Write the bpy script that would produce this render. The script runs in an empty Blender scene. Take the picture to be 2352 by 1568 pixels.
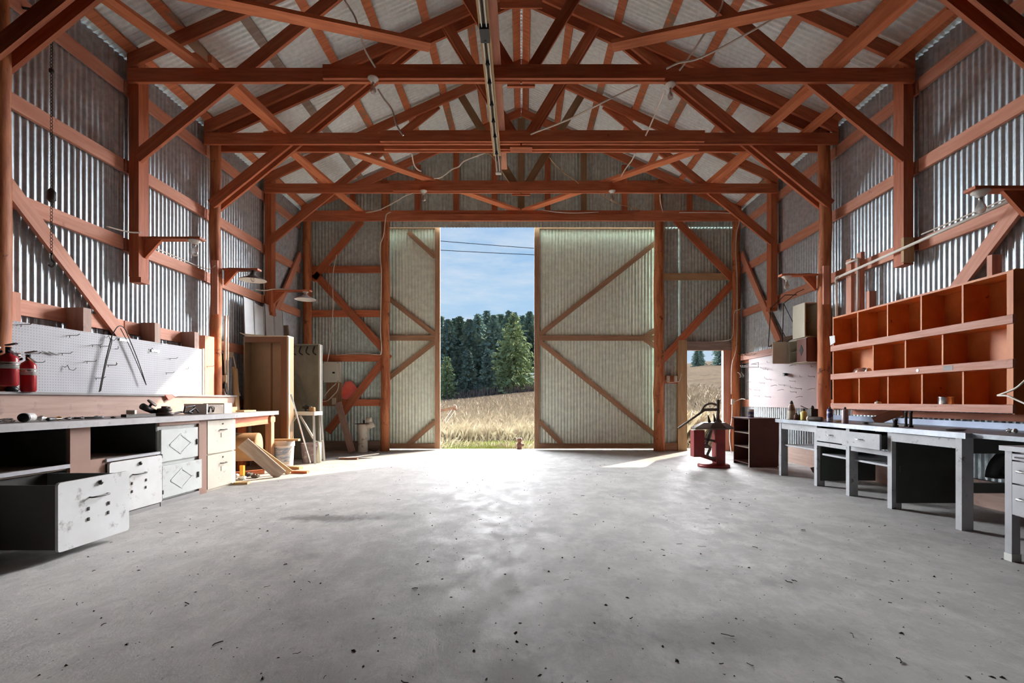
import bpy, math, random
import numpy as np
from mathutils import Vector, Matrix
random.seed(7)
SC = bpy.context.scene
COL = SC.collection

# ------------------------------------------------------------------ camera
F, CX, CY, CH = 1104.0, 1197.0, 919.0, 1.05      # focal length in pixels, vanishing point, eye height
cam = bpy.data.cameras.new('camera')
cam.sensor_width = 36.0
cam.lens = F / 2352.0 * 36.0
cam.shift_x = -(CX - 1176.0) / 2352.0
cam.shift_y = (CY - 784.0) / 2352.0
cam.clip_end = 2000
camo = bpy.data.objects.new('camera', cam)
camo.location = (0, 0, CH)
camo.rotation_euler = (math.radians(90), 0, 0)
COL.objects.link(camo)
SC.camera = camo

# ------------------------------------------------------------------ sky, sun, exposure
SKY_STRENGTH, SUN_STRENGTH, HAZE_STRENGTH, EXPOSURE = .435, 4.6, 33.0, 1.19
w = bpy.data.worlds.new('sky'); SC.world = w; w.use_nodes = True
nt = w.node_tree; nt.nodes.clear()
def N(t, kind, **kw):
    n = t.nodes.new(kind)
    for k, v in kw.items(): setattr(n, k, v)
    return n
out = N(nt, 'ShaderNodeOutputWorld'); bg = N(nt, 'ShaderNodeBackground')
tc = N(nt, 'ShaderNodeTexCoord'); sp = N(nt, 'ShaderNodeSeparateXYZ')
rp = N(nt, 'ShaderNodeValToRGB')
rp.color_ramp.elements[0].position = 0.0; rp.color_ramp.elements[0].color = (.62, .74, .86, 1)
rp.color_ramp.elements[1].position = 0.55; rp.color_ramp.elements[1].color = (.20, .42, .78, 1)
e = rp.color_ramp.elements.new(.2); e.color = (.42, .64, .88, 1)
mp = N(nt, 'ShaderNodeMapping'); mp.inputs['Scale'].default_value = (1.6, 1.6, 7.0)
no = N(nt, 'ShaderNodeTexNoise'); no.inputs['Scale'].default_value = 2.6; no.inputs['Detail'].default_value = 9; no.inputs['Roughness'].default_value = .62
cr = N(nt, 'ShaderNodeValToRGB'); cr.color_ramp.elements[0].position = .44; cr.color_ramp.elements[1].position = .80
cr.color_ramp.elements[1].color = (.85, .85, .85, 1)
mx = N(nt, 'ShaderNodeMix', data_type='RGBA'); mx.inputs['B'].default_value = (.82, .87, .93, 1)
L = nt.links.new
L(tc.outputs['Generated'], sp.inputs[0]); L(sp.outputs['Z'], rp.inputs['Fac'])
L(tc.outputs['Generated'], mp.inputs['Vector']); L(mp.outputs[0], no.inputs['Vector'])
L(no.outputs['Fac'], cr.inputs['Fac']); L(cr.outputs['Color'], mx.inputs['Factor'])
L(rp.outputs['Color'], mx.inputs['A']); L(mx.outputs['Result'], bg.inputs['Color'])
bg.inputs['Strength'].default_value = SKY_STRENGTH
L(bg.outputs[0], out.inputs[0])

def sun(name, d, strength, angle, color):
    l = bpy.data.lights.new(name, 'SUN'); l.energy = strength; l.angle = math.radians(angle); l.color = color
    o = bpy.data.objects.new(name, l); COL.objects.link(o)
    o.rotation_euler = Vector(d).normalized().to_track_quat('-Z', 'Y').to_euler()
    o.location = (6, 18, 12)
    return o
sun('sun', (-.90, -1, -.82), SUN_STRENGTH, .6, (1.0, .86, .66))
sun('bright_sky_sunward', (-.62, -1, -.36), HAZE_STRENGTH * .32, 48, (.97, .97, 1.0))
sun('bright_sky_opposite', (.70, -1, -.34), HAZE_STRENGTH * .29, 48, (.90, .95, 1.0))
sun('bright_sky_ahead', (0, -1, -.30), HAZE_STRENGTH * .22, 46, (.95, .97, 1.0))

vs = SC.view_settings
vs.view_transform = 'Standard'; vs.look = 'None'; vs.gamma = 1.0; vs.use_curve_mapping = False
vs.exposure = EXPOSURE
SC.display_settings.display_device = 'sRGB'
cy = SC.cycles
cy.use_denoising = True
cy.max_bounces = 7; cy.diffuse_bounces = 5; cy.glossy_bounces = 3; cy.transmission_bounces = 5
cy.use_adaptive_sampling = True; cy.adaptive_threshold = .12; cy.adaptive_min_samples = 20
cy.caustics_reflective = False; cy.caustics_refractive = False
cy.sample_clamp_indirect = 8.0

# ------------------------------------------------------------------ materials
def mat(name, c, rough=.6, metal=0.0, c2=None, nscale=6.0, stretch=(1, 1, 1), lo=.35, hi=.65, detail=5.0,
        spots=None, spot_scale=9.0, spot_lo=.60, spot_hi=.68, bump=0.0, bump_scale=None, rand=0.0, trans=0.0, ior=1.45, spec=.5, rough2=None):
    m = bpy.data.materials.new(name); m.use_nodes = True
    t = m.node_tree; b = t.nodes['Principled BSDF']; l = t.links.new
    b.inputs['Roughness'].default_value = rough; b.inputs['Metallic'].default_value = metal
    b.inputs['Transmission Weight'].default_value = trans; b.inputs['IOR'].default_value = ior
    b.inputs['Specular IOR Level'].default_value = spec
    c = tuple(c) + (1,)
    b.inputs['Base Color'].default_value = c
    if c2 is None and spots is None and bump == 0 and rand == 0: return m
    at = N(t, 'ShaderNodeAttribute', attribute_name='grain')
    mp = N(t, 'ShaderNodeMapping'); mp.inputs['Scale'].default_value = stretch
    l(at.outputs['Vector'], mp.inputs['Vector'])
    no = N(t, 'ShaderNodeTexNoise'); no.inputs['Scale'].default_value = nscale; no.inputs['Detail'].default_value = detail
    no.inputs['Roughness'].default_value = .6
    l(mp.outputs[0], no.inputs['Vector'])
    rm = N(t, 'ShaderNodeMapRange'); rm.inputs['From Min'].default_value = lo; rm.inputs['From Max'].default_value = hi
    l(no.outputs['Fac'], rm.inputs['Value'])
    mx = N(t, 'ShaderNodeMix', data_type='RGBA'); mx.inputs['A'].default_value = c; mx.inputs['B'].default_value = tuple(c2 or c[:3]) + (1,)
    l(rm.outputs[0], mx.inputs['Factor'])
    cur = mx.outputs['Result']
    if rough2 is not None:
        mr = N(t, 'ShaderNodeMapRange'); mr.inputs['To Min'].default_value = rough; mr.inputs['To Max'].default_value = rough2
        l(rm.outputs[0], mr.inputs['Value']); l(mr.outputs[0], b.inputs['Roughness'])
    if spots is not None:
        n2 = N(t, 'ShaderNodeTexNoise'); n2.inputs['Scale'].default_value = spot_scale; n2.inputs['Detail'].default_value = 6; n2.inputs['Roughness'].default_value = .7
        l(at.outputs['Vector'], n2.inputs['Vector'])
        r2 = N(t, 'ShaderNodeMapRange'); r2.inputs['From Min'].default_value = spot_lo; r2.inputs['From Max'].default_value = spot_hi
        l(n2.outputs['Fac'], r2.inputs['Value'])
        m2 = N(t, 'ShaderNodeMix', data_type='RGBA'); m2.inputs['B'].default_value = tuple(spots) + (1,)
        l(r2.outputs[0], m2.inputs['Factor']); l(cur, m2.inputs['A']); cur = m2.outputs['Result']
    if rand > 0:
        oi = N(t, 'ShaderNodeObjectInfo'); mr = N(t, 'ShaderNodeMapRange')
        mr.inputs['To Min'].default_value = 1 - rand; mr.inputs['To Max'].default_value = 1 + rand
        l(oi.outputs['Random'], mr.inputs['Value'])
        hs = N(t, 'ShaderNodeHueSaturation'); l(mr.outputs[0], hs.inputs['Value']); l(cur, hs.inputs['Color']); cur = hs.outputs['Color']
    l(cur, b.inputs['Base Color'])
    if bump > 0:
        bp = N(t, 'ShaderNodeBump'); bp.inputs['Strength'].default_value = bump; bp.inputs['Distance'].default_value = .01
        if bump_scale:
            n3 = N(t, 'ShaderNodeTexNoise'); n3.inputs['Scale'].default_value = bump_scale; n3.inputs['Detail'].default_value = 4
            l(mp.outputs[0], n3.inputs['Vector']); l(n3.outputs['Fac'], bp.inputs['Height'])
        else: l(no.outputs['Fac'], bp.inputs['Height'])
        l(bp.outputs[0], b.inputs['Normal'])
    return m

GR = (1.2, 14, 14)
M = {}
M['red'] = mat('shade darkened red stained timber', (.64, .20, .09), .62, c2=(.46, .125, .055), nscale=2.2, stretch=GR, spots=(.16, .045, .02), spot_scale=5, spot_lo=.70, spot_hi=.76, bump=.25, rand=.14)  # stain darkened to put shade onto the camera-facing truss faces
M['tie'] = mat('underlit orange stained board', (.88, .31, .14), .62, c2=(.70, .21, .09), nscale=2.2, stretch=GR, spots=(.25, .07, .035), spot_scale=5, spot_lo=.70, spot_hi=.76, bump=.25, rand=.08)  # same stain brightened, light from below put into the colour
M['girt'] = mat('rose stained timber', (.78, .37, .245), .6, c2=(.68, .28, .175), nscale=2.0, stretch=GR, spots=(.30, .11, .07), spot_scale=6, spot_lo=.64, spot_hi=.72, bump=.2, rand=.12)
M['log'] = mat('peeled log', (.60, .22, .09), .6, c2=(.36, .10, .04), nscale=2.4, stretch=(.8, 5, 5), lo=.42, hi=.62, spots=(.20, .055, .025), spot_scale=6, spot_lo=.60, spot_hi=.66, bump=.4, rand=.1)
M['fresh'] = mat('bare pale timber', (.62, .42, .22), .65, c2=(.50, .31, .15), nscale=2.2, stretch=GR, bump=.2, rand=.12)
M['olive'] = mat('unpainted brown timber', (.36, .23, .12), .65, c2=(.28, .17, .09), nscale=2.2, stretch=GR, bump=.2, rand=.1)
M['purlin'] = mat('rough sawn purlin timber', (.72, .25, .11), .66, c2=(.54, .16, .07), nscale=2.4, stretch=GR, spots=(.35, .22, .14), spot_scale=1.1, spot_lo=.56, spot_hi=.60, bump=.25, rand=.2)
M['grey_wood'] = mat('weathered grey timber', (.40, .32, .26), .7, c2=(.28, .21, .17), nscale=2.2, stretch=GR, bump=.3, rand=.12)
M['door_wood'] = mat('weathered brown timber', (.46, .27, .16), .68, c2=(.33, .17, .09), nscale=2.2, stretch=GR, bump=.25, rand=.12)
M['plank'] = mat('scuffed pink pine', (.52, .345, .275), .6, c2=(.43, .27, .215), nscale=2.0, stretch=GR, spots=(.30, .18, .17), spot_scale=4, spot_lo=.57, spot_hi=.70, bump=.15)
M['ply'] = mat('pinkish plywood', (.32, .175, .125), .62, c2=(.27, .145, .10), nscale=3, stretch=(1, 1, 1), spots=(.55, .42, .36), spot_scale=30, spot_lo=.70, spot_hi=.74)
M['shelf'] = mat('orange varnished plywood', (.72, .245, .062), .5, c2=(.56, .15, .036), nscale=2.2, stretch=(1.5, 1.5, 7), spots=(.16, .04, .02), spot_scale=4.5, spot_lo=.66, spot_hi=.70, bump=.1)
M['lip'] = mat('scuffed shelf lip timber', (.60, .30, .22), .6, c2=(.48, .20, .13), nscale=2.2, stretch=GR, spots=(.26, .11, .09), spot_scale=5, spot_lo=.61, spot_hi=.70, bump=.15)
M['galv'] = mat('galvanised corrugated steel', (.76, .88, .95), .36, .75, c2=(.55, .63, .68), nscale=14, lo=.35, hi=.68, detail=8, rough2=.5, bump=.06)
M['galv_roof'] = mat('galvanised roof steel', (.93, .99, .96), .45, .12, c2=(.78, .83, .81), nscale=16, lo=.35, hi=.68, detail=8, bump=.05)
M['galv_door'] = mat('dull zinc door sheet', (.90, .98, .84), .40, .12, c2=(.74, .80, .69), nscale=10, detail=8)
M['galv_gable'] = mat('dull galvanised gable sheet', (.76, .90, .84), .40, .30, c2=(.56, .66, .61), nscale=12, detail=8, bump=.05)
M['old'] = mat('bounce cutting dark steel sheet', (.055, .042, .034), .8, c2=(.035, .028, .024), nscale=3, spec=.2)  # unseen rear sheets, made dark to cut light bounced onto the beams
M['tin'] = mat('pale grey roofing panel', (.62, .64, .66), .5, .25, c2=(.55, .56, .57), nscale=4)
M['wtop'] = mat('worn grey worktop', (.30, .285, .28), .55, c2=(.22, .205, .20), nscale=3, stretch=(1, 6, 6), spots=(.55, .52, .50), spot_scale=12, spot_lo=.66, spot_hi=.76)
M['wedge'] = mat('worn worktop edge', (.44, .42, .42), .5, c2=(.34, .325, .325), nscale=5, spots=(.20, .17, .16), spot_scale=18, spot_lo=.60, spot_hi=.70)
M['white'] = mat('chipped white enamel', (.66, .67, .67), .42, c2=(.58, .58, .57), nscale=3, spots=(.26, .24, .22), spot_scale=7, spot_lo=.57, spot_hi=.70)
M['white2'] = mat('scratched white enamel', (.68, .68, .67), .42, c2=(.60, .59, .57), nscale=3, spots=(.34, .30, .26), spot_scale=9, spot_lo=.58, spot_hi=.70)
M['gg'] = mat('grey green paint', (.55, .58, .55), .5, c2=(.49, .51, .49), nscale=4, spots=(.34, .31, .28), spot_scale=11, spot_lo=.58, spot_hi=.70)
M['cream'] = mat('cream filing cabinet paint', (.66, .60, .48), .45, c2=(.58, .52, .42), nscale=3, spots=(.40, .34, .28), spot_scale=16, spot_lo=.60, spot_hi=.70)
M['ivory'] = mat('ivory cabinet paint', (.68, .64, .50), .5, c2=(.62, .57, .44), nscale=4)
M['greyp'] = mat('chipped grey paint', (.42, .42, .43), .5, c2=(.33, .33, .34), nscale=5, spots=(.16, .13, .11), spot_scale=16, spot_lo=.60, spot_hi=.68)
M['dkgreen'] = mat('dark green board', (.065, .075, .065), .6, c2=(.045, .05, .045), nscale=4)
M['drawer_in'] = mat('dull green drawer enamel', (.30, .34, .31), .5)
M['drawer_side'] = mat('dark grey drawer steel', (.09, .085, .08), .5)
M['steel'] = mat('grey desk steel', (.42, .42, .44), .38, .35, c2=(.36, .36, .38), nscale=4)
M['zinc'] = mat('scuffed zinc bench top', (.34, .36, .39), .42, .5, c2=(.20, .21, .23), nscale=5, detail=8, bump=.15)
M['zincback'] = mat('blue grey backsplash', (.28, .32, .42), .45, .3, c2=(.22, .25, .33), nscale=4)
M['chrome'] = mat('dull chrome', (.7, .7, .7), .25, 1.0)
M['iron'] = mat('dark iron', (.06, .055, .05), .5, .6)
M['black'] = mat('black plastic', (.015, .015, .016), .45)
M['wire'] = mat('white cable', (.80, .74, .64), .5)
M['pvc'] = mat('white conduit', (.80, .76, .68), .45)
M['porcelain'] = mat('white porcelain', (.82, .78, .70), .25)
M['glass'] = mat('dusty bulb glass', (.92, .90, .84), .08, trans=.72, ior=1.15)
M['jar'] = mat('clear jar glass', (.85, .90, .90), .05, trans=.9, ior=1.3)
M['shade'] = mat('enamel lamp shade outside', (.10, .10, .10), .35, c2=(.16, .15, .14), nscale=5)
M['shade_in'] = mat('enamel lamp shade inside', (.85, .82, .74), .35)
M['shade_grey'] = mat('pale enamel lamp shade', (.50, .50, .50), .4)
M['ext'] = mat('extinguisher red', (.42, .012, .02), .3)
M['label'] = mat('silver printed label', (.62, .60, .58), .4, c2=(.42, .40, .38), nscale=18, stretch=(1, 1, 3))
M['brown_metal'] = mat('brown locker enamel', (.30, .20, .115), .45, .15, c2=(.24, .155, .09), nscale=3, spots=(.16, .10, .06), spot_scale=9, spot_lo=.70, spot_hi=.78)
M['brown_dark'] = mat('dark brown locker frame', (.17, .07, .03), .5)
M['locker_grey'] = mat('olive grey locker steel', (.32, .32, .27), .5, .2, c2=(.24, .24, .20), nscale=4)
M['zincpale'] = mat('zinc angle iron', (.62, .62, .58), .45, .3)
M['bucket'] = mat('white plastic bucket', (.78, .77, .73), .45)
M['bluelabel'] = mat('bucket label print', (.62, .66, .70), .5, c2=(.30, .42, .60), nscale=9, stretch=(1, 1, 5), lo=.5, hi=.54)
M['dirty'] = mat('dirty printed bucket', (.42, .34, .32), .6, c2=(.26, .17, .22), nscale=9, spots=(.70, .62, .50), spot_scale=14, spot_lo=.58, spot_hi=.62)
M['cardboard'] = mat('brown cardboard', (.40, .23, .11), .75, c2=(.33, .18, .085), nscale=4)
M['panel_grey'] = mat('beige breaker panel enamel', (.74, .72, .60), .45)
M['beige'] = mat('beige outlet plastic', (.66, .60, .46), .5)
M['smv'] = mat('fluorescent orange red sign', (.90, .10, .06), .5, c2=(.92, .20, .13), nscale=3)
M['smv_edge'] = mat('faded red reflector', (.80, .16, .14), .4)
M['stone'] = mat('dirty white pipe', (.66, .61, .52), .6, c2=(.58, .52, .43), nscale=4, spots=(.34, .26, .18), spot_scale=12, spot_lo=.56, spot_hi=.64)
M['tyre_red'] = mat('dark red machine paint', (.26, .022, .018), .4, c2=(.18, .015, .014), nscale=5, spots=(.05, .03, .03), spot_scale=12, spot_lo=.66, spot_hi=.74)
M['machine_iron'] = mat('greasy machine iron', (.10, .085, .075), .5, .4, c2=(.16, .12, .10), nscale=6)
M['maroon'] = mat('dark maroon board', (.10, .035, .026), .6, c2=(.075, .026, .02), nscale=5)
M['maroon_wood'] = mat('brown door paint', (.17, .055, .04), .5)
M['rust'] = mat('rusty iron', (.22, .10, .06), .8, c2=(.13, .065, .045), nscale=8, bump=.3)
M['paper'] = mat('white paper', (.80, .80, .78), .7)
M['redpaper'] = mat('red paper tag', (.75, .12, .10), .6)
M['pinkpaper'] = mat('pink paper', (.85, .45, .42), .6)
M['yellow'] = mat('yellow plastic', (.75, .62, .18), .5)
M['blue'] = mat('blue spray can', (.07, .08, .22), .4, c2=(.5, .5, .55), nscale=9, stretch=(1, 1, 3), lo=.52, hi=.56)
M['mauve'] = mat('grey pink spray can', (.42, .32, .32), .35, .3)
M['tan'] = mat('tan bottle', (.50, .42, .32), .5, c2=(.20, .12, .09), nscale=8, lo=.52, hi=.58)
M['orange'] = mat('amber plastic', (.75, .36, .04), .4)
M['greenp'] = mat('green cabinet side', (.13, .19, .05), .5)
M['rubber'] = mat('black fender', (.03, .03, .032), .5)
M['bark'] = mat('conifer bark', (.16, .11, .085), .9, c2=(.10, .07, .055), nscale=5)
M['bit'] = mat('dark dirt crumbs', (.06, .05, .042), .9)
M['cobweb'] = mat('dusty cloth', (.30, .27, .24), .9)

# floor: dusty concrete
m = bpy.data.materials.new('dusty concrete'); m.use_nodes = True; t = m.node_tree; b = t.nodes['Principled BSDF']; l = t.links.new
at = N(t, 'ShaderNodeAttribute', attribute_name='grain')
def noise(scale, det=6, rough=.6, stretch=None, dist=0):
    n = N(t, 'ShaderNodeTexNoise'); n.inputs['Scale'].default_value = scale; n.inputs['Detail'].default_value = det; n.inputs['Roughness'].default_value = rough
    n.inputs['Distortion'].default_value = dist
    if stretch:
        mp = N(t, 'ShaderNodeMapping'); mp.inputs['Scale'].default_value = stretch; l(at.outputs['Vector'], mp.inputs[0]); l(mp.outputs[0], n.inputs['Vector'])
    else: l(at.outputs['Vector'], n.inputs['Vector'])
    return n
def ramp(src, lo, hi, a=0., c=1.):
    r = N(t, 'ShaderNodeMapRange'); r.inputs['From Min'].default_value = lo; r.inputs['From Max'].default_value = hi
    r.inputs['To Min'].default_value = a; r.inputs['To Max'].default_value = c; l(src, r.inputs['Value']); return r.outputs[0]
def mixc(fac, A, B):
    x = N(t, 'ShaderNodeMix', data_type='RGBA'); l(fac, x.inputs['Factor'])
    for k, v in (('A', A), ('B', B)):
        if isinstance(v, tuple): x.inputs[k].default_value = v + (1,)
        else: l(v, x.inputs[k])
    return x.outputs['Result']
n1 = noise(.8, 8, .68, None, .2); n2 = noise(4.5, 10, .76, (1, .7, 1), .25); n3 = noise(30, 4, .6); n4 = noise(1.1, 7, .7, None, .3); n5 = noise(13, 6, .7, (1, .6, 1), .1)
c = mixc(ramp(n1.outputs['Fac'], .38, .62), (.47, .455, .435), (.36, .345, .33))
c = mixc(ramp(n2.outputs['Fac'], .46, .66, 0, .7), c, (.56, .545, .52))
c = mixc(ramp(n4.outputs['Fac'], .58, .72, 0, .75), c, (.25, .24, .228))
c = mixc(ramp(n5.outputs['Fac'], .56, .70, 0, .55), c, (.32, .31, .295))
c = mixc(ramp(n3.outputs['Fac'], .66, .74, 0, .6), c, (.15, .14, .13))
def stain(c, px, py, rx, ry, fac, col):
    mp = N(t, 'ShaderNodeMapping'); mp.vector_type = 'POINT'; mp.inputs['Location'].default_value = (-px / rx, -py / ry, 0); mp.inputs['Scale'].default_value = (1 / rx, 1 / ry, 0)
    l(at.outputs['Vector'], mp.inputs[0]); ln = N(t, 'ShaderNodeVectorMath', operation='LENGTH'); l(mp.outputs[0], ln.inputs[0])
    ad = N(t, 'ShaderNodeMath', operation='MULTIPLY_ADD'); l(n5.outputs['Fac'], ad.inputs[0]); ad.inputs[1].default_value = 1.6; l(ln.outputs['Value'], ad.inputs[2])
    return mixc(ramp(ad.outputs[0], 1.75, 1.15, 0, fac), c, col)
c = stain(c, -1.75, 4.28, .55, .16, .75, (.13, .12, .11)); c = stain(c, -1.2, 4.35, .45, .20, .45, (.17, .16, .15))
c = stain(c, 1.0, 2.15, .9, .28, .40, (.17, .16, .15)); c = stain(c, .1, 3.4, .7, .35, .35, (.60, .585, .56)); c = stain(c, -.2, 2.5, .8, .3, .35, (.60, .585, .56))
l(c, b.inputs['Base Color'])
l(ramp(n2.outputs['Fac'], .35, .65, .78, .46), b.inputs["Roughness"]); b.inputs["Specular IOR Level"].default_value = .06
bp = N(t, 'ShaderNodeBump'); bp.inputs['Strength'].default_value = .5; bp.inputs['Distance'].default_value = .015
l(n2.outputs['Fac'], bp.inputs['Height']); l(bp.outputs[0], b.inputs['Normal'])
M['concrete'] = m
M['dirt'] = mat('dark unseen rear floor', (.075, .062, .05), .95, c2=(.05, .04, .033), nscale=2, spec=.1)  # invented dark floor for the unseen rear bays, holds back bounced light

# pegboard: painted hardboard with drilled holes on a 25 mm grid
def pegmat(name, c, c2):
    global t, l, at
    m = bpy.data.materials.new(name); m.use_nodes = True; t = m.node_tree; b = t.nodes['Principled BSDF']; l = t.links.new
    at = N(t, 'ShaderNodeAttribute', attribute_name='grain')
    n = noise(2.2, 5)
    base = mixc(ramp(n.outputs['Fac'], .35, .65), c, c2)
    s = N(t, 'ShaderNodeSeparateXYZ'); l(at.outputs['Vector'], s.inputs[0])
    def tri(o):
        a = N(t, 'ShaderNodeMath', operation='PINGPONG'); a.inputs[1].default_value = .0127; l(o, a.inputs[0])
        p = N(t, 'ShaderNodeMath', operation='POWER'); p.inputs[1].default_value = 2; l(a.outputs[0], p.inputs[0]); return p.outputs[0]
    ad = N(t, 'ShaderNodeMath', operation='ADD'); l(tri(s.outputs['Y']), ad.inputs[0]); l(tri(s.outputs['Z']), ad.inputs[1])
    lt = N(t, 'ShaderNodeMath', operation='LESS_THAN'); lt.inputs[1].default_value = .0036 ** 2; l(ad.outputs[0], lt.inputs[0])
    l(mixc(lt.outputs[0], base, (.10, .09, .09)), b.inputs['Base Color'])
    b.inputs['Roughness'].default_value = .5
    return m
M['peg_white'] = pegmat('white pegboard', (.45, .46, .49), (.39, .39, .42))
M['peg_pink'] = pegmat('pink pegboard', (.40, .25, .245), (.34, .205, .22))

# ------------------------------------------------------------------ mesh helpers
RND = random.Random(3)
class MB:
    def __init__(s): s.v = []; s.f = []; s.g = []; s.off = Vector((RND.uniform(0, 50), RND.uniform(0, 50), RND.uniform(0, 50)))
    def add(s, vs, fs, gs=None):
        n = len(s.v); s.v += [Vector(p) for p in vs]
        s.g += [Vector(g) for g in (gs if gs is not None else [Vector(p) + s.off for p in vs])]
        s.f += [tuple(i + n for i in f) for f in fs]; return s
    BF = [(0, 3, 2, 1), (4, 5, 6, 7), (0, 1, 5, 4), (1, 2, 6, 5), (2, 3, 7, 6), (3, 0, 4, 7)]
    def box(s, x0, x1, y0, y1, z0, z1):
        vs = [(x0, y0, z0), (x1, y0, z0), (x1, y1, z0), (x0, y1, z0), (x0, y0, z1), (x1, y0, z1), (x1, y1, z1), (x0, y1, z1)]
        d = (x1 - x0, y1 - y0, z1 - z0); ax = max(range(3), key=lambda i: d[i])
        o = Vector((RND.uniform(0, 50),) * 3)
        gs = [Vector((p[ax], p[(ax + 1) % 3], p[(ax + 2) % 3])) + o for p in vs]
        return s.add(vs, s.BF, gs)
    def cbox(s, c, sx, sy, sz, rz=0):
        R = Matrix.Rotation(rz, 3, 'Z'); c = Vector(c)
        vs = [c + R @ Vector((a * sx / 2, b_ * sy / 2, d * sz / 2)) for d in (-1, 1) for a, b_ in ((-1, -1), (1, -1), (1, 1), (-1, 1))]
        return s.add(vs, s.BF)
    def bar(s, p, q, w, h, up=(0, 0, 1)):
        p = Vector(p); q = Vector(q); d = (q - p); Ln = d.length; d.normalize()
        sd = d.cross(Vector(up))
        if sd.length < 1e-4: sd = d.cross(Vector((1, 0, 0)))
        sd.normalize(); u = sd.cross(d).normalized()
        vs = []; gs = []; o = Vector((RND.uniform(0, 50),) * 3)
        for k, c in ((0, p), (1, q)):
            for a, b_ in ((-1, -1), (1, -1), (1, 1), (-1, 1)):
                vs.append(c + sd * (a * w / 2) + u * (b_ * h / 2)); gs.append(Vector((k * Ln, a * w / 2, b_ * h / 2)) + o)
        return s.add(vs, [(0, 1, 2, 3), (4, 7, 6, 5), (0, 4, 5, 1), (1, 5, 6, 2), (2, 6, 7, 3), (3, 7, 4, 0)], gs)
    def prism(s, pts, vec):
        pts = [Vector(p) for p in pts]; n = len(pts); vec = Vector(vec)
        e = max(range(n), key=lambda i: (pts[(i + 1) % n] - pts[i]).length); ax = (pts[(e + 1) % n] - pts[e]).normalized()
        c = (vec.cross(ax)).normalized(); o = Vector((RND.uniform(0, 50),) * 3)
        vs = pts + [p + vec for p in pts]
        gs = [Vector((p.dot(ax), p.dot(c), p.dot(vec.normalized()))) + o for p in vs]
        fs = [tuple(range(n - 1, -1, -1)), tuple(range(n, 2 * n))] + [(i, (i + 1) % n, n + (i + 1) % n, n + i) for i in range(n)]
        return s.add(vs, fs, gs)
    def tube(s, pts, r, n=6, rs=None):
        pts = [Vector(p) for p in pts]; k = len(pts); vs = []; gs = []; L_ = 0; u = None
        for i, p in enumerate(pts):
            d = (pts[min(i + 1, k - 1)] - pts[max(i - 1, 0)]).normalized()
            if u is None: u = d.orthogonal().normalized()
            else: u = (u - d * u.dot(d)).normalized()
            v = d.cross(u); rr = rs[i] if rs else r
            if i: L_ += (p - pts[i - 1]).length
            for j in range(n):
                a = 2 * math.pi * j / n; q = u * math.cos(a) + v * math.sin(a)
                vs.append(p + q * rr); gs.append(Vector((L_, q.dot(u) * rr, q.dot(v) * rr)) + s.off)
        fs = [(i * n + j, i * n + (j + 1) % n, (i + 1) * n + (j + 1) % n, (i + 1) * n + j) for i in range(k - 1) for j in range(n)]
        fs += [tuple(range(n - 1, -1, -1)), tuple(range((k - 1) * n, k * n))]
        return s.add(vs, fs, gs)
    def lathe(s, prof, c, n=20, axis=(0, 0, 1)):
        c = Vector(c); a = Vector(axis).normalized(); u = a.orthogonal().normalized(); v = a.cross(u); vs = []
        for r, z in prof:
            for j in range(n):
                t_ = 2 * math.pi * j / n; vs.append(c + a * z + (u * math.cos(t_) + v * math.sin(t_)) * max(r, 1e-4))
        k = len(prof)
        fs = [(i * n + j, i * n + (j + 1) % n, (i + 1) * n + (j + 1) % n, (i + 1) * n + j) for i in range(k - 1) for j in range(n)]
        fs += [tuple(range(n - 1, -1, -1)), tuple(range((k - 1) * n, k * n))]
        return s.add(vs, fs)
    def build(s, name, m, parent=None, smooth=False):
        off = wloc(parent) if parent else Vector((0, 0, 0))
        me = bpy.data.meshes.new(name); me.from_pydata([tuple(p - off) for p in s.v], [], s.f)
        a = me.attributes.new('grain', 'FLOAT_VECTOR', 'POINT'); a.data.foreach_set('vector', [x for g in s.g for x in g])
        me.materials.append(M[m] if isinstance(m, str) else m)
        if smooth: me.polygons.foreach_set('use_smooth', [True] * len(me.polygons))
        me.validate(); me.update()
        o = bpy.data.objects.new(name, me); COL.objects.link(o)
        if parent: o.parent = parent
        return o
def wloc(o):
    v = Vector((0, 0, 0))
    while o: v += o.location; o = o.parent
    return v
def tag(o, label=None, cat=None, group=None, kind=None):
    if label: o['label'] = label
    if cat: o['category'] = cat
    if group: o['group'] = group
    if kind: o['kind'] = kind
    return o
def thing(name, label, cat, loc, group=None, kind=None):
    o = bpy.data.objects.new(name, None); o.empty_display_size = .1; o.location = loc; COL.objects.link(o)
    return tag(o, label, cat, group, kind)
def copy_tree(o, parent=None, label=None):
    c_ = o.copy(); COL.objects.link(c_); c_.parent = parent
    for ch in o.children: copy_tree(ch, c_)
    if label: c_['label'] = label
    return c_
def B(*a): return MB().box(*a)
def bar(*a, **k): return MB().bar(*a, **k)
def dp(px, py, Y): return Vector(((px - CX) * Y / F, Y, CH + (CY - py) * Y / F))         # a measured point at distance Y
def sw(px, py, X): Y = X * F / (px - CX); return Vector((X, Y, CH + (CY - py) * Y / F))   # a measured point on a side plane X
def smooth_path(pts, k=6):
    pts = [Vector(p) for p in pts]; o = []
    for i in range(len(pts) - 1):
        p0 = pts[max(i - 1, 0)]; p1 = pts[i]; p2 = pts[i + 1]; p3 = pts[min(i + 2, len(pts) - 1)]
        for j in range(k):
            t_ = j / k
            o.append(.5 * ((2 * p1) + (p2 - p0) * t_ + (2 * p0 - 5 * p1 + 4 * p2 - p3) * t_ ** 2 + (3 * p1 - p0 - 3 * p2 + p3) * t_ ** 3))
    return o + [pts[-1]]
PITCH = .0677
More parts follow.
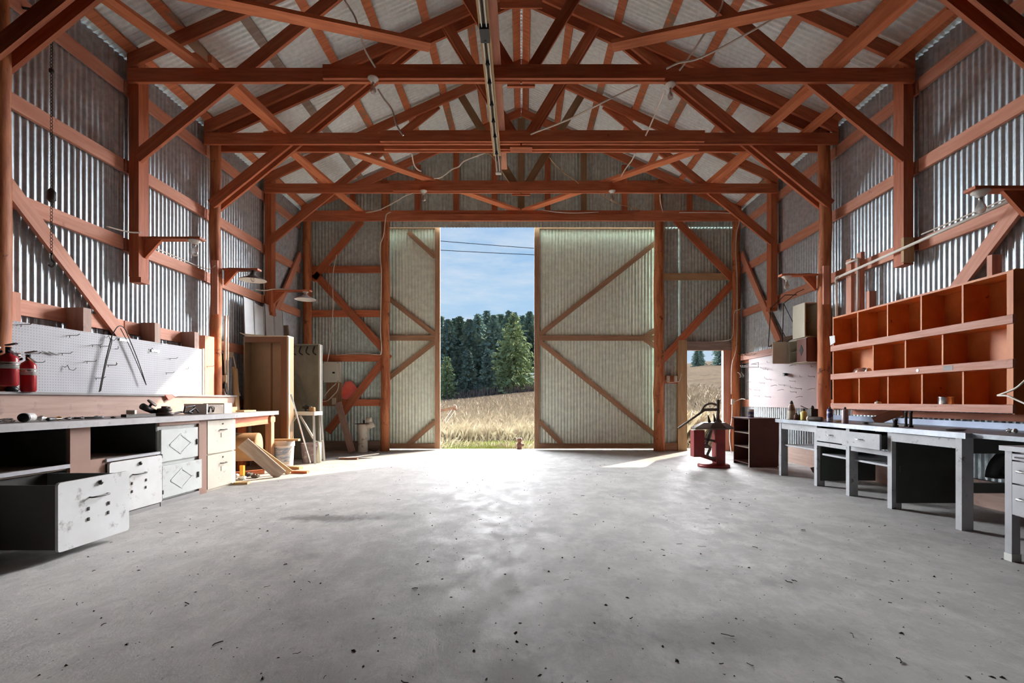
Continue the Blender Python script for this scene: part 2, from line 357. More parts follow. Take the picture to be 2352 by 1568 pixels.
def corr(o, u, v, n, width, vlen, amp=.009, seg=8, lo=None, top=None, phase=0.0, tilt=0.0):
    """a corrugated sheet: waves run across u, ribs run along v; lo/top give the ends of each rib"""
    b_ = MB(); o = Vector(o); u = Vector(u).normalized(); v = Vector(v).normalized(); n = Vector(n).normalized()
    k = max(2, int(round(width / PITCH * seg))); vs = []; gs = []
    for i in range(k + 1):
        x = width * i / k; w_ = amp * math.sin(2 * math.pi * (x / PITCH) + phase)
        a, c_ = (lo(x) if lo else 0), (top(x) if top else vlen)
        for q in (a, c_):
            vs.append(o + u * x + v * q + n * (w_ + tilt * (1 - x / width))); gs.append(Vector((x, q, w_)) + b_.off)
    return b_.add(vs, [(2 * i, 2 * i + 2, 2 * i + 3, 2 * i + 1) for i in range(k)], gs)
# ------------------------------------------------------------------ the shell: floor, walls, roof
WX, GY, BACK = 4.62, 10.10, -14.0
TY = [4.04, 5.53, 6.97, 8.47]                 # truss lines; the gable frame stands at 9.9
def zr(x): return 5.03 + .45 * (4.5 - abs(x))  # top of the rafters
def struct(name, loc=(0, 0, 0)): return tag(thing(name, None, None, loc), kind='structure')

fl = MB(); fl.off = Vector((0, 0, 0)); nx, ny = 40, 60
FB = 1.30
vs = [(-4.75 + 9.5 * i / nx, FB + (10.42 - FB) * j / ny, .004 * math.sin(i * .9 + j * .37) * math.sin(j * .5) if 0 < i < nx and 0 < j < ny else 0) for j in range(ny + 1) for i in range(nx + 1)]
vs = [(x, y, 0) for x, y, z in vs]
fl.add(vs, [(j * (nx + 1) + i, j * (nx + 1) + i + 1, (j + 1) * (nx + 1) + i + 1, (j + 1) * (nx + 1) + i) for j in range(ny) for i in range(nx)])
n0 = len(fl.v)
fl.add([(-4.75, 10.42, 0), (4.75, 10.42, 0), (4.75, 10.42, -.12), (-4.75, 10.42, -.12)], [(0, 1, 2, 3)])
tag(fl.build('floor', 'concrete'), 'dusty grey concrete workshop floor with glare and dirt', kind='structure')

tag(MB().add([(-4.75, BACK, -.012), (4.75, BACK, -.012), (4.75, FB, -.012), (-4.75, FB, -.012)], [(0, 1, 2, 3)]).build('floor', 'dirt'), 'added dark dirt floor in the unseen rear bays, limits bounced light', kind='structure')

def side_wall(name, s):
    W = struct(name, (s * WX, 3, 0)); W['label'] = 'corrugated galvanised side wall behind the ' + ('white pegboard and left bench' if s < 0 else 'bin shelf and grey bench')
    y = BACK; i = 0
    while y < GY - .01:
        wd = min(PITCH * 10, GY - y)
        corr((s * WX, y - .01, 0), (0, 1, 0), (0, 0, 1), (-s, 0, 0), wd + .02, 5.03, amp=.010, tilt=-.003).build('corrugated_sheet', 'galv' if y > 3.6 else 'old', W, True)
        y += wd; i += 1
    ys = [BACK, -4.9, -1.9, 1.06, 4.04, 5.53, 6.97, 8.47, 9.96]
    for z in (1.0, 1.89, 2.85, 3.75, 4.67):
        for a, b_ in zip(ys[:-1], ys[1:]):
            dz = RND.uniform(-.012, .012)
            bar((s * 4.585, a + .01, z + dz), (s * 4.585, b_ - .01, z + RND.uniform(-.012, .012)), .04, .145).build('girt', 'girt', W)
    for a, b_ in zip(ys[:-1], ys[1:]):
        B(min(s * 4.60, s * 4.555), max(s * 4.60, s * 4.555), a, b_, 0, .26).build('skirt_board', 'girt' if s < 0 else 'plank', W)
    # flat diagonal wind braces nailed over the girts
    for p, q in (((4.1, 3.10), (5.55, 1.70)), ((9.90, 4.06), (8.2, 1.72))):
        bar((s * 4.545, p[0], p[1]), (s * 4.545, q[0], q[1]), .038, .14).build('wind_brace', 'girt', W)
    return W
WL = side_wall('wall_left', -1); WR = side_wall('wall_right', 1)

# back end of the barn, behind the photographer
WB = struct('wall_back', (0, BACK, 0)); WB['label'] = 'closed corrugated end wall behind the camera'
for i in range(14):
    x0 = -4.7 + i * .677
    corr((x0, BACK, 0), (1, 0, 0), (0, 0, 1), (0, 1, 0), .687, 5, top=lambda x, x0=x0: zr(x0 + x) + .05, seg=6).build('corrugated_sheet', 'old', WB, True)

# gable end with the door openings
WF = struct('wall_front', (0, GY, 0)); WF['label'] = 'corrugated gable wall around the big sliding door opening'
def gsheet(x0, x1, z0, z1=None):
    x = x0
    while x < x1 - .02:
        wd = min(.677, x1 - x)
        corr((x, GY, 0), (1, 0, 0), (0, 0, 1), (0, -1, 0), wd, 1, amp=.011, lo=lambda q: z0, top=(lambda q, x=x: zr(x + q) + .05) if z1 is None else (lambda q: z1)).build('corrugated_sheet', 'galv_gable', WF, True)
        x += wd
gsheet(-4.66, -2.76, 0, 4.68); gsheet(-4.66, 4.66, 4.68)
gsheet(2.80, 3.34, 0, 4.68); gsheet(3.34, 4.66, 2.14, 4.68); gsheet(4.30, 4.66, 0, 2.14)
yf = 10.02
for z in (1.0, 1.93, 2.86, 3.78):
    B(-4.4, -2.88, yf, yf + .04, z - .07, z + .07).build('girt', 'red', WF)
B(2.94, 4.40, yf, yf + .04, 3.56, 3.70).build('girt', 'fresh', WF)
B(2.96, 3.28, yf, yf + .04, 1.40, 1.56).build('girt', 'red', WF)
B(-4.4, -2.88, yf - .01, yf + .04, 0, .20).build('skirt_board', 'grey_wood', WF)
B(2.97, 3.26, yf - .01, yf + .04, 0, .16).build('skirt_board', 'door_wood', WF)
B(-4.5, 4.5, yf, yf + .04, 5.50, 5.63).build('girt', 'red', WF)
for x in (-3.5, -2.15, -1.35, -.55, .55, 1.30, 2.15, 3.5):
    B(x - .06, x + .06, yf - .045, yf - .003, 4.88, zr(x) - .15).build('stud', 'olive' if x == 1.30 else 'red', WF)
for (a, b_) in (((830, 506), (716, 642)), ((722, 628), (886, 808)), ((893, 812), (752, 992)), ((1552, 503), (1688, 644)), ((1688, 645), (1522, 826))):
    y_ = yf - .03; bar(dp(*a, y_), dp(*b_, y_), .038, .15, up=(0, -1, 0)).build('diagonal_brace', 'red', WF) if False else None
    P, Q = dp(*a, y_), dp(*b_, y_)
    d = (Q - P).normalized(); nrm = Vector((-d.z, 0, d.x)) * .075
    MB().prism([P - nrm, Q - nrm, Q + nrm, P + nrm], (0, .038, 0)).build('diagonal_brace', 'red', WF)

# roof: purlins and sheets
RF = struct('ceiling', (0, 3, 6)); RF['label'] = 'underside of the corrugated steel roof on timber purlins'
sl = math.sqrt(1 + .45 ** 2)
for s in (-1, 1):
    for k, x in enumerate((.085, .75, 1.37, 2.0, 2.65, 3.28, 3.92, 4.47)):
        for a, b_ in ((BACK, -3.4), (-3.4, -.4), (-.4, 2.55), (2.55, 5.53), (5.53, 8.47), (8.47, 10.06)):
            dx = RND.uniform(-.015, .015)
            c_ = Vector((s * (x + dx), 0, zr(x + dx) + .026)); t_ = Vector((s, 0, -.45)).normalized()
            nn = Vector((s * .45, 0, 1)).normalized()
            pts = [c_ + t_ * q + nn * r for q, r in ((-.058, -.022), (.058, -.022), (.058, .022), (-.058, .022))]
            MB().prism([p + Vector((0, a + .003, 0)) for p in pts], (0, b_ - a - .006, 0)).build('purlin', 'grey_wood' if (k == 5 and s < 0) else 'purlin', RF)
    y = BACK - .3; i = 0
    while y < 10.55:
        o = Vector((0, y, zr(0) + .064))
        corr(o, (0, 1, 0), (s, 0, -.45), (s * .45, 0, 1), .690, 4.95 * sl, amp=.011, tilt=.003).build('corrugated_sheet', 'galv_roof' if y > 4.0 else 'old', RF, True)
        y += .677; i += 1

# ------------------------------------------------------------------ posts
def log(x, y, z1, r, label, seed):
    rg = random.Random(seed); n = 14
    pts = [(x + rg.uniform(-.012, .012), y + rg.uniform(-.008, .008), z1 * i / n) for i in range(n + 1)]
    rs = [r * (1.10 - .2 * i / n) * rg.uniform(.96, 1.04) for i in range(n + 1)]
    o = MB().tube(pts, r, 14, rs).build('log_post', 'log', None, True)
    return tag(o, label, 'post', 'round log posts')
log(-4.40, 4.04, 4.98, .085, 'peeled log post behind the fire extinguishers at the frame edge', 1)
log(-4.43, 6.97, 4.98, .075, 'peeled log post with shaded lamp at the end of the white pegboard', 2)
log(-4.42, 9.93, 4.98, .09, 'peeled log post in the far corner behind the grey locker', 3)
log(-2.82, 9.98, 5.60, .088, 'peeled log post beside the narrow door leaf and breaker panel bay', 4)
log(2.86, 9.98, 5.60, .10, 'peeled log post between the wide door leaf and the small doorway', 5)
log(4.44, 9.93, 4.98, .085, 'peeled log post between the small doorway and the pink pegboard', 6)
log(4.40, 6.97, 4.98, .085, 'peeled log post between the ivory wall cabinets and the bin shelf', 7)
log(4.42, 4.04, 4.98, .085, 'peeled log post beyond the near end of the bin shelf', 8)
def droppost(x0, x1, y0, z0, label, block=False):
    T = thing('hanging_post', label, 'post', ((x0 + x1) / 2, y0, z0), 'short posts hanging from the trusses')
    B(x0, x1, y0, y0 + .15, z0, 5.0).build('post_timber', 'red', T)
    s = 1 if x0 > 0 else -1
    if block: B(min(x0, x1) - (.03 if s > 0 else 0), min(x0, x1) + .09, y0 - .04, y0, z0 + .02, z0 + .30).build('scab_block', 'fresh', T)
    else: B(x0 - .01, x1 + .01, y0 + .02, y0 + .15, z0 - .06, z0).build('end_block', 'red', T)
    return T
droppost(-4.535, -4.42, 5.555, 2.48, 'short red hanging post carrying the first bare bulb arm')
droppost(-4.535, -4.42, 8.50, 2.62, 'short red hanging post above the leaning grey roofing panels')
droppost(4.42, 4.535, 5.555, 2.62, 'short red hanging post with pale block above the bin shelf', True)
droppost(4.42, 4.535, 8.50, 2.70, 'short red hanging post above the black wire rack')

# ------------------------------------------------------------------ trusses
def slant(p, q, y0, th, w_):
    P, Q = Vector((p[0], y0, p[1])), Vector((q[0], y0, q[1])); d = (Q - P).normalized(); n_ = Vector((-d.z, 0, d.x)) * (w_ / 2)
    return MB().prism([P - n_, Q - n_, Q + n_, P + n_], (0, th, 0))
def truss(Y, double, label, webm='red', splice=None):
    T = thing('roof_truss', label, 'truss', (0, Y, 4.7), 'timber roof trusses')
    ys = [Y - .125, Y + .085] if double else [Y - .02]
    for k, y in enumerate(ys):
        if splice:
            a, b_ = splice
            B(-4.52, -.01, y, y + .04, 4.70, 4.86).build('bottom_chord', 'red', T); B(.01, 4.52, y, y + .04, 4.70, 4.86).build('bottom_chord', 'red', T)
            B(a, b_, y - .042, y - .001, 4.715, 4.872).build('splice_board', 'red', T)
        else: B(-4.52, 4.52, y, y + .04, 4.70, 4.86).build('bottom_chord', 'red', T)
        for s in (-1, 1):
            MB().prism([(s * 4.52, y, zr(4.52)), (s * .002, y, zr(0)), (s * .002, y, zr(0) - .165), (s * 4.52, y, zr(4.52) - .165)], (0, .04, 0)).build('rafter', 'red', T)
    ws = [Y - .083, Y + .043] if double else [Y + .022]
    for y in ws:
        for s in (-1, 1):
            slant((s * .06, 4.78), (s * 1.10, 6.50), y, .038, .125).build('web', webm, T)
            slant((s * 4.45, 3.86), (s * 1.48, 6.27), y, .038, .14).build('knee_brace', 'red', T)
    y = ys[0]
    B(-.16, .16, y - .002 + .045, y + .2 if double else y + .075, 4.675, 4.70).build('gusset_block', 'red', T)
    B(-.30, .30, y - .02, y - .001, 6.62, 6.80).build('collar_tie', 'red', T)
    return T
truss(TY[0], True, 'doubled timber truss overhead whose knee braces cross the top corners')
truss(TY[1], False, 'timber truss with spliced chord and two bare bulbs across the top', splice=(-2.26, 1.64))
truss(TY[2], True, 'doubled timber truss clasping the log posts, second across the roof', splice=(-2.0, 2.6))
truss(TY[3], False, 'timber truss with brown webs and two small bulbs near the gable', webm='olive', splice=(-2.25, 1.60))
T = thing('gable_frame', 'red timber header and rafters framing the gable above the doors', 'truss', (0, 9.86, 4.7))
B(-4.52, 4.52, 9.80, 9.84, 4.71, 4.92).build('header', 'red', T)
B(-2.2, 2.3, 9.76, 9.799, 4.70, 4.83).build('splice_board', 'red', T)
for s in (-1, 1):
    MB().prism([(s * 4.52, 9.86, zr(4.52)), (s * .002, 9.86, zr(0)), (s * .002, 9.86, zr(0) - .165), (s * 4.52, 9.86, zr(4.52) - .165)], (0, .04, 0)).build('rafter', 'red', T)
B(-.07, .07, 9.90, 9.94, 4.92, 6.86).build('king_post', 'olive', T)

# ------------------------------------------------------------------ boards lying on the chords
def runner(name, p, q, w_, h_, label, mt='tie', group='boards lying on the bottom chords'):
    return tag(bar(p, q, w_, h_).build(name, mt), label, 'board', group)
zt = 4.885
runner('tie_board', (-4.08, 4.2, zt), (-3.62, 5.70, zt), .15, .04, 'flat orange board on the chords in the top corner above the hanging chain')
runner('tie_board', (-3.72, 5.40, zt + .045), (-3.40, 7.12, zt + .045), .15, .04, 'flat orange board on the chords between first and second truss')
runner('tie_board', (-3.50, 5.40, zt), (-3.34, 7.12, zt), .05, .09, 'narrow board on edge beside the flat board above the first lamp arm')
runner('tie_board', (-3.62, 6.88, zt), (-3.38, 8.60, zt), .15, .04, 'flat red board on the chords above the shaded wall lamps')
runner('tie_board', (-3.52, 8.40, zt + .045), (-3.30, 9.84, zt + .045), .14, .04, 'flat red board on the chords running to the gable beside the far log')
runner('tie_board', (3.78, 4.1, zt + .06), (3.60, 5.66, zt + .06), .10, .18, 'deep orange board on edge over the chords above the bin shelf')
runner('tie_board', (4.22, 4.70, zt), (4.06, 7.12, zt), .13, .04, 'thin orange board with a free cut end high in the roof corner')
runner('tie_board', (3.66, 5.42, zt + .03), (3.44, 7.12, zt + .03), .11, .09, 'orange board on the chords between the two near trusses above the wall cabinets')
runner('tie_board', (3.62, 6.88, zt + .03), (3.36, 8.62, zt + .03), .12, .09, 'red board on the chords near the far corner above the small doorway')
for s, w1, w2, w3 in ((-1, 'over the lamps', 'beside the trolley rail', ''), (1, 'over the bin shelf', 'away from the trolley rail', '')):
    side = 'pegboard with extinguishers' if s < 0 else 'bin shelf'
    runner('diagonal_tie', (s * 4.3, 4.20, 4.885), (s * 1.04, 5.47, 5.08), .15, .04, 'long flat brace slanting to the first truss on the side of the ' + side, group='flat diagonal roof braces')
    runner('diagonal_tie', (s * 3.10, 7.02, 4.885), (s * .06, 9.88, 4.945), .15, .04, 'flat brace slanting to the gable centre on the ' + side + ' side', group='flat diagonal roof braces')
runner('centre_board', (-.32, 2.2, 4.885), (-.32, 7.95, 4.885), .18, .04, 'long flat pinkish board above the trolley rail, square end showing', 'girt')

# overhead trolley rail hung under the chords
T = thing('trolley_rail', 'overhead wooden trolley rail with metal track and black carriers under the trusses', 'rail', (-.35, 5, 4.68))
B(-.41, -.30, 2.3, 7.10, 4.655, 4.698).build('rail_strip', 'fresh', T)
for x in (-.378, -.332): B(x - .006, x + .006, 2.3, 7.55, 4.618, 4.652).build('track', 'zincpale', T)
for y in (4.75, 5.10, 5.40, 5.80, 6.15, 6.50, 6.95):
    MB().lathe([(.012, 0), (.024, -.02), (.024, -.045), (.008, -.06)], (-.355, y, 4.655), 8).build('carrier', 'black', T, True)
MB().tube([(-.355, y, 4.635 - .012 * (i % 2)) for i, y in enumerate(np.arange(4.0, 7.4, .2))], .006, 5).build('pull_cord', 'black', T)
B(-.40, -.31, 4.60, 4.78, 4.60, 4.654).build('trolley_head', 'black', T)
B(-.40, -.31, 7.50, 7.58, 4.60, 4.864).build('end_bracket', 'zincpale', T)

# ------------------------------------------------------------------ doors
def leaf(name, x0, x1, y, label, diags, seams):
    D = tag(thing(name, None, None, (x0, y, 0)), label, kind='structure')
    x = x0
    while x < x1 - .02:
        wd = min(.677, x1 - x)
        corr((x, y + .05, .02), (1, 0, 0), (0, 0, 1), (0, -1, 0), wd, 4.80, amp=.012).build('corrugated_sheet', 'galv_door', D, True); x += wd
    for a in (x0, x1 - .11): B(a, a + .11, y, y + .04, .02, 4.82).build('stile', 'door_wood', D)
    B(x0 + .11, x1 - .11, y, y + .04, .02, .13).build('rail', 'door_wood', D)
    B(x0 + .11, x1 - .11, y, y + .04, 4.70, 4.82).build('rail', 'door_wood', D)
    B(x0 + .11, x1 - .11, y, y + .04, 2.32, 2.43).build('rail', 'door_wood', D)
    for p, q in diags: slant(p, q, y + .003, .035, .10).build('diagonal_brace', 'door_wood', D)
    for k in (.2, .8):
        xx = x0 + (x1 - x0) * k
        B(xx - .03, xx + .03, y + .03, y + .05, 4.82, 4.86).build('hanger', 'iron', D)
        MB().lathe([(.035, -.012), (.035, .012)], (xx, y + .04, 4.86), 10, (0, 1, 0)).build('roller', 'iron', D, True)
    return D
YD = 10.20
leaf('door_1', -4.50, -1.72, YD, 'narrow showing leaf of the sliding door, corrugated with timber frame',
     [((-1.83, 2.44), (-4.39, 4.46)), ((-1.83, 2.30), (-4.39, .27)), ((-2.40, 4.62), (-1.83, 4.10)), ((-2.40, .10), (-1.83, .60))], 3)
leaf('door_2', .28, 3.10, YD + .02, 'wide corrugated sliding door leaf with timber braces beside the opening',
     [((.39, 2.44), (2.99, 4.50)), ((.39, 2.30), (2.99, .20)), ((.39, .60), (.86, .12)), ((2.86, 2.55), (2.64, 2.40)), ((2.86, 2.20), (2.64, 2.35))], 4)
tr = thing('door_track', 'steel sliding door track under the header over the opening', 'rail', (0, YD + .05, 4.83))
B(-4.6, 4.6, YD + .02, YD + .08, 4.86, 4.92).build('rail_bar', 'zincpale', tr)
for x in (-4.2, -2.3, -.4, 1.5, 3.4): B(x - .02, x + .02, YD - .06, YD + .09, 4.90, 4.96).build('track_bracket', 'iron', tr)
# small doorway: frame and an open slab
TR = tag(thing('trim_1', None, None, (3.4, 10, 0)), 'pale timber frame around the small doorway', kind='structure')
B(3.26, 3.445, 9.98, 10.08, 0, 2.30).build('jamb', 'fresh', TR)
B(4.20, 4.36, 9.98, 10.08, 0, 2.09).build('jamb', 'girt', TR)
B(3.445, 4.37, 9.98, 10.09, 2.09, 2.27).build('head_board', 'grey_wood', TR)
B(3.40, 4.24, 10.12, 10.40, -.06, .012).build('sill', 'concrete', TR)
D3 = tag(thing('door_3', None, None, (4.24, 10.14, 0)), 'plain door slab standing open outside the small doorway', kind='structure')
h0 = Vector((4.26, 10.14, 0)); h1 = Vector((4.60, 10.84, 0)); d = (h1 - h0).normalized(); nn = Vector((-d.y, d.x, 0)) * .022
MB().prism([h0 - nn, h1 - nn, h1 + nn, h0 + nn], (0, 0, 2.04)).build('door_slab', 'grey_wood', D3)
for z in (.3, 1.8): MB().lathe([(.012, 0), (.012, .09)], tuple(h0 + Vector((-.02, -.01, z))), 8).build('hinge', 'iron', D3)
pk = h1 - d * .07 - nn * 2.2
MB().lathe([(.012, 0), (.012, .03), (.028, .04), (.02, .07)], (pk.x, pk.y, 1.0), 10, tuple(-nn)).build('door_knob', 'iron', D3, True)
# ------------------------------------------------------------------ outdoors
def ground(x, y):
    if y < 13: return -.05
    d = x / max(y, 1)
    k = .027 + .125 * max(min(d, .40) + .17, -.08)
    return -.05 + (y - 13) * k * min(1, (y - 13) / 12) + .05 * math.sin(x * .35) * math.sin(y * .21)
gx = np.concatenate([np.linspace(-90, -12, 22), np.linspace(-11, 16, 56), np.linspace(18, 130, 26)])
gy = np.concatenate([np.linspace(10.40, 20, 36), np.linspace(20.5, 60, 50), np.linspace(62, 150, 40)])
g = MB(); g.off = Vector((0, 0, 0))
g.add([(x, y, ground(x, y)) for y in gy for x in gx],
      [(j * len(gx) + i, j * len(gx) + i + 1, (j + 1) * len(gx) + i + 1, (j + 1) * len(gx) + i) for j in range(len(gy) - 1) for i in range(len(gx) - 1)])
m = bpy.data.materials.new('dry autumn field'); m.use_nodes = True; t = m.node_tree; b = t.nodes['Principled BSDF']; l = t.links.new
at = N(t, 'ShaderNodeAttribute', attribute_name='grain')
n1 = noise(.35, 8, .7); n2 = noise(2.5, 8, .7, (1, .35, 1)); n3 = noise(.9, 5, .6, (1, .25, 1))
GA = .075
c = mixc(ramp(n1.outputs['Fac'], .35, .65), (.235 * GA / .2, .185 * GA / .2, .135 * GA / .2), (.17 * GA / .2, .13 * GA / .2, .10 * GA / .2))
c = mixc(ramp(n2.outputs['Fac'], .45, .72, 0, .7), c, (.30 * GA / .2, .25 * GA / .2, .19 * GA / .2))
s = N(t, 'ShaderNodeSeparateXYZ'); l(at.outputs['Vector'], s.inputs[0])
near = N(t, 'ShaderNodeMapRange'); near.inputs['From Min'].default_value = 13.2; near.inputs['From Max'].default_value = 12.2; l(s.outputs['Y'], near.inputs['Value'])
gm = N(t, 'ShaderNodeMath', operation='MULTIPLY'); l(near.outputs[0], gm.inputs[0]); l(ramp(n3.outputs['Fac'], .40, .56), gm.inputs[1])
c = mixc(gm.outputs[0], c, (.13 * GA / .2, .17 * GA / .2, .045 * GA / .2))
l(c, b.inputs['Base Color']); b.inputs['Roughness'].default_value = .95; b.inputs['Specular IOR Level'].default_value = 0
M['field'] = m
tag(g.build('ground', 'field', None, True), 'dry brown field rising to the tree line outside the doors', kind='structure')

M['straw'] = mat('dry straw grass', (.40, .335, .26), .9, c2=(.27, .215, .155), nscale=3, spec=0)
M['lawn'] = mat('green grass', (.20, .25, .06), .9, c2=(.26, .25, .10), nscale=2, spec=0)
rg = np.random.default_rng(5)
def blades(name, n, area, hmin, hmax, mt, label, cond=None, wd=.010):
    v = []; f = []; k = 0
    while k < n:
        x = rg.uniform(area[0], area[1]); y = area[2] + (area[3] - area[2]) * rg.uniform() ** 1.6
        if cond and not cond(x, y): k += .2; continue
        z = ground(x, y) - .01; h = rg.uniform(hmin, hmax); a = rg.uniform(0, 6.28); ln = rg.uniform(.1, .9) * h
        w_ = wd * (1 + (y - 10) * .05); dx, dy = math.cos(a) * w_, math.sin(a) * w_; lx, ly = math.cos(a + 1.2) * ln, math.sin(a + 1.2) * ln
        i = len(v)
        v += [(x - dx, y - dy, z), (x + dx, y + dy, z), (x + lx * .35, y + ly * .35, z + h * .62), (x + lx, y + ly, z + h * .95)]
        f += [(i, i + 1, i + 2), (i + 1, i + 3, i + 2)]; k += 1
    b_ = MB(); b_.off = Vector((0, 0, 0)); b_.add(v, f)
    return tag(b_.build(name, mt), label, 'grass', kind='stuff')
blades('dry_grass', 26000, (-7, 12, 13.0, 40), .18, .55, 'straw', 'tall dry straw coloured grass of the field', wd=.012)
blades('dry_grass_fringe', 5000, (-6, 8, 10.45, 13.4), .04, .20, 'straw', 'short dry grass at the edge of the concrete floor', wd=.006, cond=lambda x, y: math.sin(x * 2.1) + math.sin(y * 3 + x) > -.3)
blades('green_grass', 9000, (-2.2, 3.2, 10.5, 12.6), .02, .09, 'lawn', 'patch of green grass outside the big door', wd=.006, cond=lambda x, y: x > -1.2 + math.sin(y * 4) * .5)
blades('dry_grass_clump', 2500, (3.4, 6.2, 11.3, 12.8), .35, .95, 'straw', 'tall dry weeds outside the small doorway', wd=.008)

# conifers
def conifer(seed, H, R, kind):
    r = random.Random(seed); tr_ = MB(); fo = MB(); v = []; f = []
    tr_.tube([(0, 0, -.5), (.05, 0, H * .5), (0, 0, H * .98)], .2, 8, [.20 * H / 12, .12 * H / 12, .02])
    z = H * (.03 if kind != 'pine' else .22); lv = 0
    while z < H * .985:
        q = z / H
        env = (1 - q) ** .72 * (1.0 if kind == 'fir' else .95) + .02
        if kind == 'pine': env = max(0.05, math.sin(min(1, (q - .1) / .9) * math.pi * .86 + .35)) * .75 * (1 - .35 * q)
        Rz = R * env * r.uniform(.72, 1.12); nb = 8 if kind != 'pine' else 7
        a0 = r.uniform(0, 6.28)
        for k in range(nb):
            a = a0 + 6.283 * k / nb + r.uniform(-.3, .3); Lb = Rz * r.uniform(.7, 1.2)
            ns = max(3, int(Lb / .28))
            for j in range(ns):
                s_ = (j + r.uniform(.2, 1)) / ns; d = Lb * s_
                dz = (-.30 * d if kind == 'fir' else .12 * d) + r.uniform(-.16, .16)
                cx, cy_, cz = math.cos(a) * d + r.uniform(-.15, .15), math.sin(a) * d + r.uniform(-.15, .15), z + dz
                for _ in range(2):
                    sz = r.uniform(.34, .66) * (H / 13) ** .5; aa = a + r.uniform(-1.1, 1.1); pit = r.uniform(-.9, .5)
                    ux = Vector((math.cos(aa) * math.cos(pit), math.sin(aa) * math.cos(pit), math.sin(pit))); uy = ux.orthogonal().normalized(); uy.rotate(Matrix.Rotation(r.uniform(0, 6.28), 3, ux)) if False else None
                    i = len(v); c0 = Vector((cx, cy_, cz)); wv = uy * sz * .42
                    v += [c0 - ux * sz * .5, c0 + wv, c0 + ux * sz * .8, c0 - wv]; f.append((i, i + 1, i + 2, i + 3))
        z += H * r.uniform(.018, .034); lv += 1
    fo.add(v, f)
    return tr_, fo
M['needle_dark'] = mat('dark conifer needles', (.20, .25, .19), .8, c2=(.13, .19, .18), nscale=.8, rand=.25, spec=0)
M['needle_light'] = mat('sunny pine needles', (.28, .33, .16), .8, c2=(.19, .24, .13), nscale=.9, rand=.15, spec=0)
protos = {}
def tree(kind, seed, H, R, x, y, mt, label, group, rot):
    key = (kind, seed, H, R, mt)
    T = thing('pine_tree' if kind == 'pine' else 'fir_tree', label, 'tree', (x, y, ground(x, y) - .1), group)
    T.rotation_euler = (0, 0, rot)
    if key not in protos:
        a, b_ = conifer(seed, H, R, kind)
        for q in (a, b_): q.v = [p + T.location for p in q.v]
        o1 = a.build('trunk', 'bark', T); o2 = b_.build('foliage', mt, T); protos[key] = (o1, o2)
    else:
        for o in protos[key]:
            c_ = o.copy(); COL.objects.link(c_); c_.parent = T
G1 = 'conifers of the tree line beyond the field'
def tx(px, Y): return (px - CX) * Y / F
row = [(985, 66, 'fir', 1, 10.4, 3.4), (1012, 68, 'pine', 4, 11.6, 3.0), (1030, 64, 'fir', 1, 10.4, 3.4), (1056, 67, 'fir', 2, 11.2, 3.7), (1078, 63, 'fir', 3, 10.2, 3.4), (1098, 66, 'fir', 2, 11.2, 3.7),
       (1118, 69, 'pine', 5, 12.0, 3.2), (1135, 64, 'fir', 1, 10.4, 3.4), (1150, 72, 'pine', 4, 11.6, 3.0), (1168, 66, 'fir', 2, 11.2, 3.7), (1182, 74, 'pine', 5, 12.0, 3.2), (1200, 76, 'pine', 4, 11.6, 3.0),
       (1216, 75, 'pine', 5, 12.0, 3.2), (1232, 77, 'pine', 4, 11.6, 3.0), (960, 69, 'pine', 5, 12.0, 3.2), (935, 66, 'fir', 2, 11.2, 3.7), (905, 68, 'fir', 1, 10.4, 3.4), (1252, 74, 'pine', 5, 12.0, 3.2), (1275, 76, 'fir', 2, 11.2, 3.7),
       (1045, 74, 'pine', 5, 12.0, 3.2), (1088, 75, 'pine', 4, 11.6, 3.0), (1000, 74, 'fir', 2, 11.2, 3.7), (1128, 77, 'fir', 1, 10.4, 3.4)]
for i, (px, Y, kd, sd, H, R) in enumerate(row):
    lb = 'tall dark fir in the tree line seen through the big door' if kd == 'fir' else 'tall loose pine in the tree line seen through the big door'
    tree(kd, sd, H, R, tx(px, Y), Y, 'needle_dark', lb, G1 + (' firs' if kd == 'fir' else ' pines'), i * 1.3)
tree('fir', 11, 9.5, 4.2, tx(1180, 58), 58, 'needle_light', 'bright sunlit tree standing in front of the dark tree line', None, .4)
tree('fir', 12, 5.0, 1.6, tx(1026, 56), 56, 'needle_light', 'small light green tree in front of the tree line at the narrow door leaf', None, 1.4)
tree('fir', 13, 5.6, 1.7, tx(1075, 57), 57, 'needle_dark', 'low rounded dark tree at the foot of the tree line', None, 2.4)
tree('fir', 13, 5.6, 1.7, tx(1120, 58), 58, 'needle_dark', 'low dark tree beside the bright sunlit tree', None, .9)
for i, (px, Y, sd, H) in enumerate(((1600, 100, 1, 12.5), (1608, 102, 2, 13.5))):
    lb = ('small distant fir on the hill crest through the small doorway', 'second small distant fir on the hill crest beside the first')[i]
    x_ = tx(px, Y); T = thing('fir_tree', lb, 'tree', (x_, Y, ground(x_, Y) - .2)); T.scale = (.42,) * 3; T.rotation_euler[2] = i
    for o in protos[[k for k in protos if k[1] == sd][0]]:
        c_ = o.copy(); COL.objects.link(c_); c_.parent = T
x_ = tx(1655, 96); T = thing('fir_tree', 'taller distant fir on the hill crest next to the open door slab', 'tree', (x_, 96, ground(x_, 96) - .2)); T.scale = (.62,) * 3
for o in protos[[k for k in protos if k[1] == 3][0]]:
    c_ = o.copy(); COL.objects.link(c_); c_.parent = T
rb = random.Random(9); bv = MB(); v = []; f = []
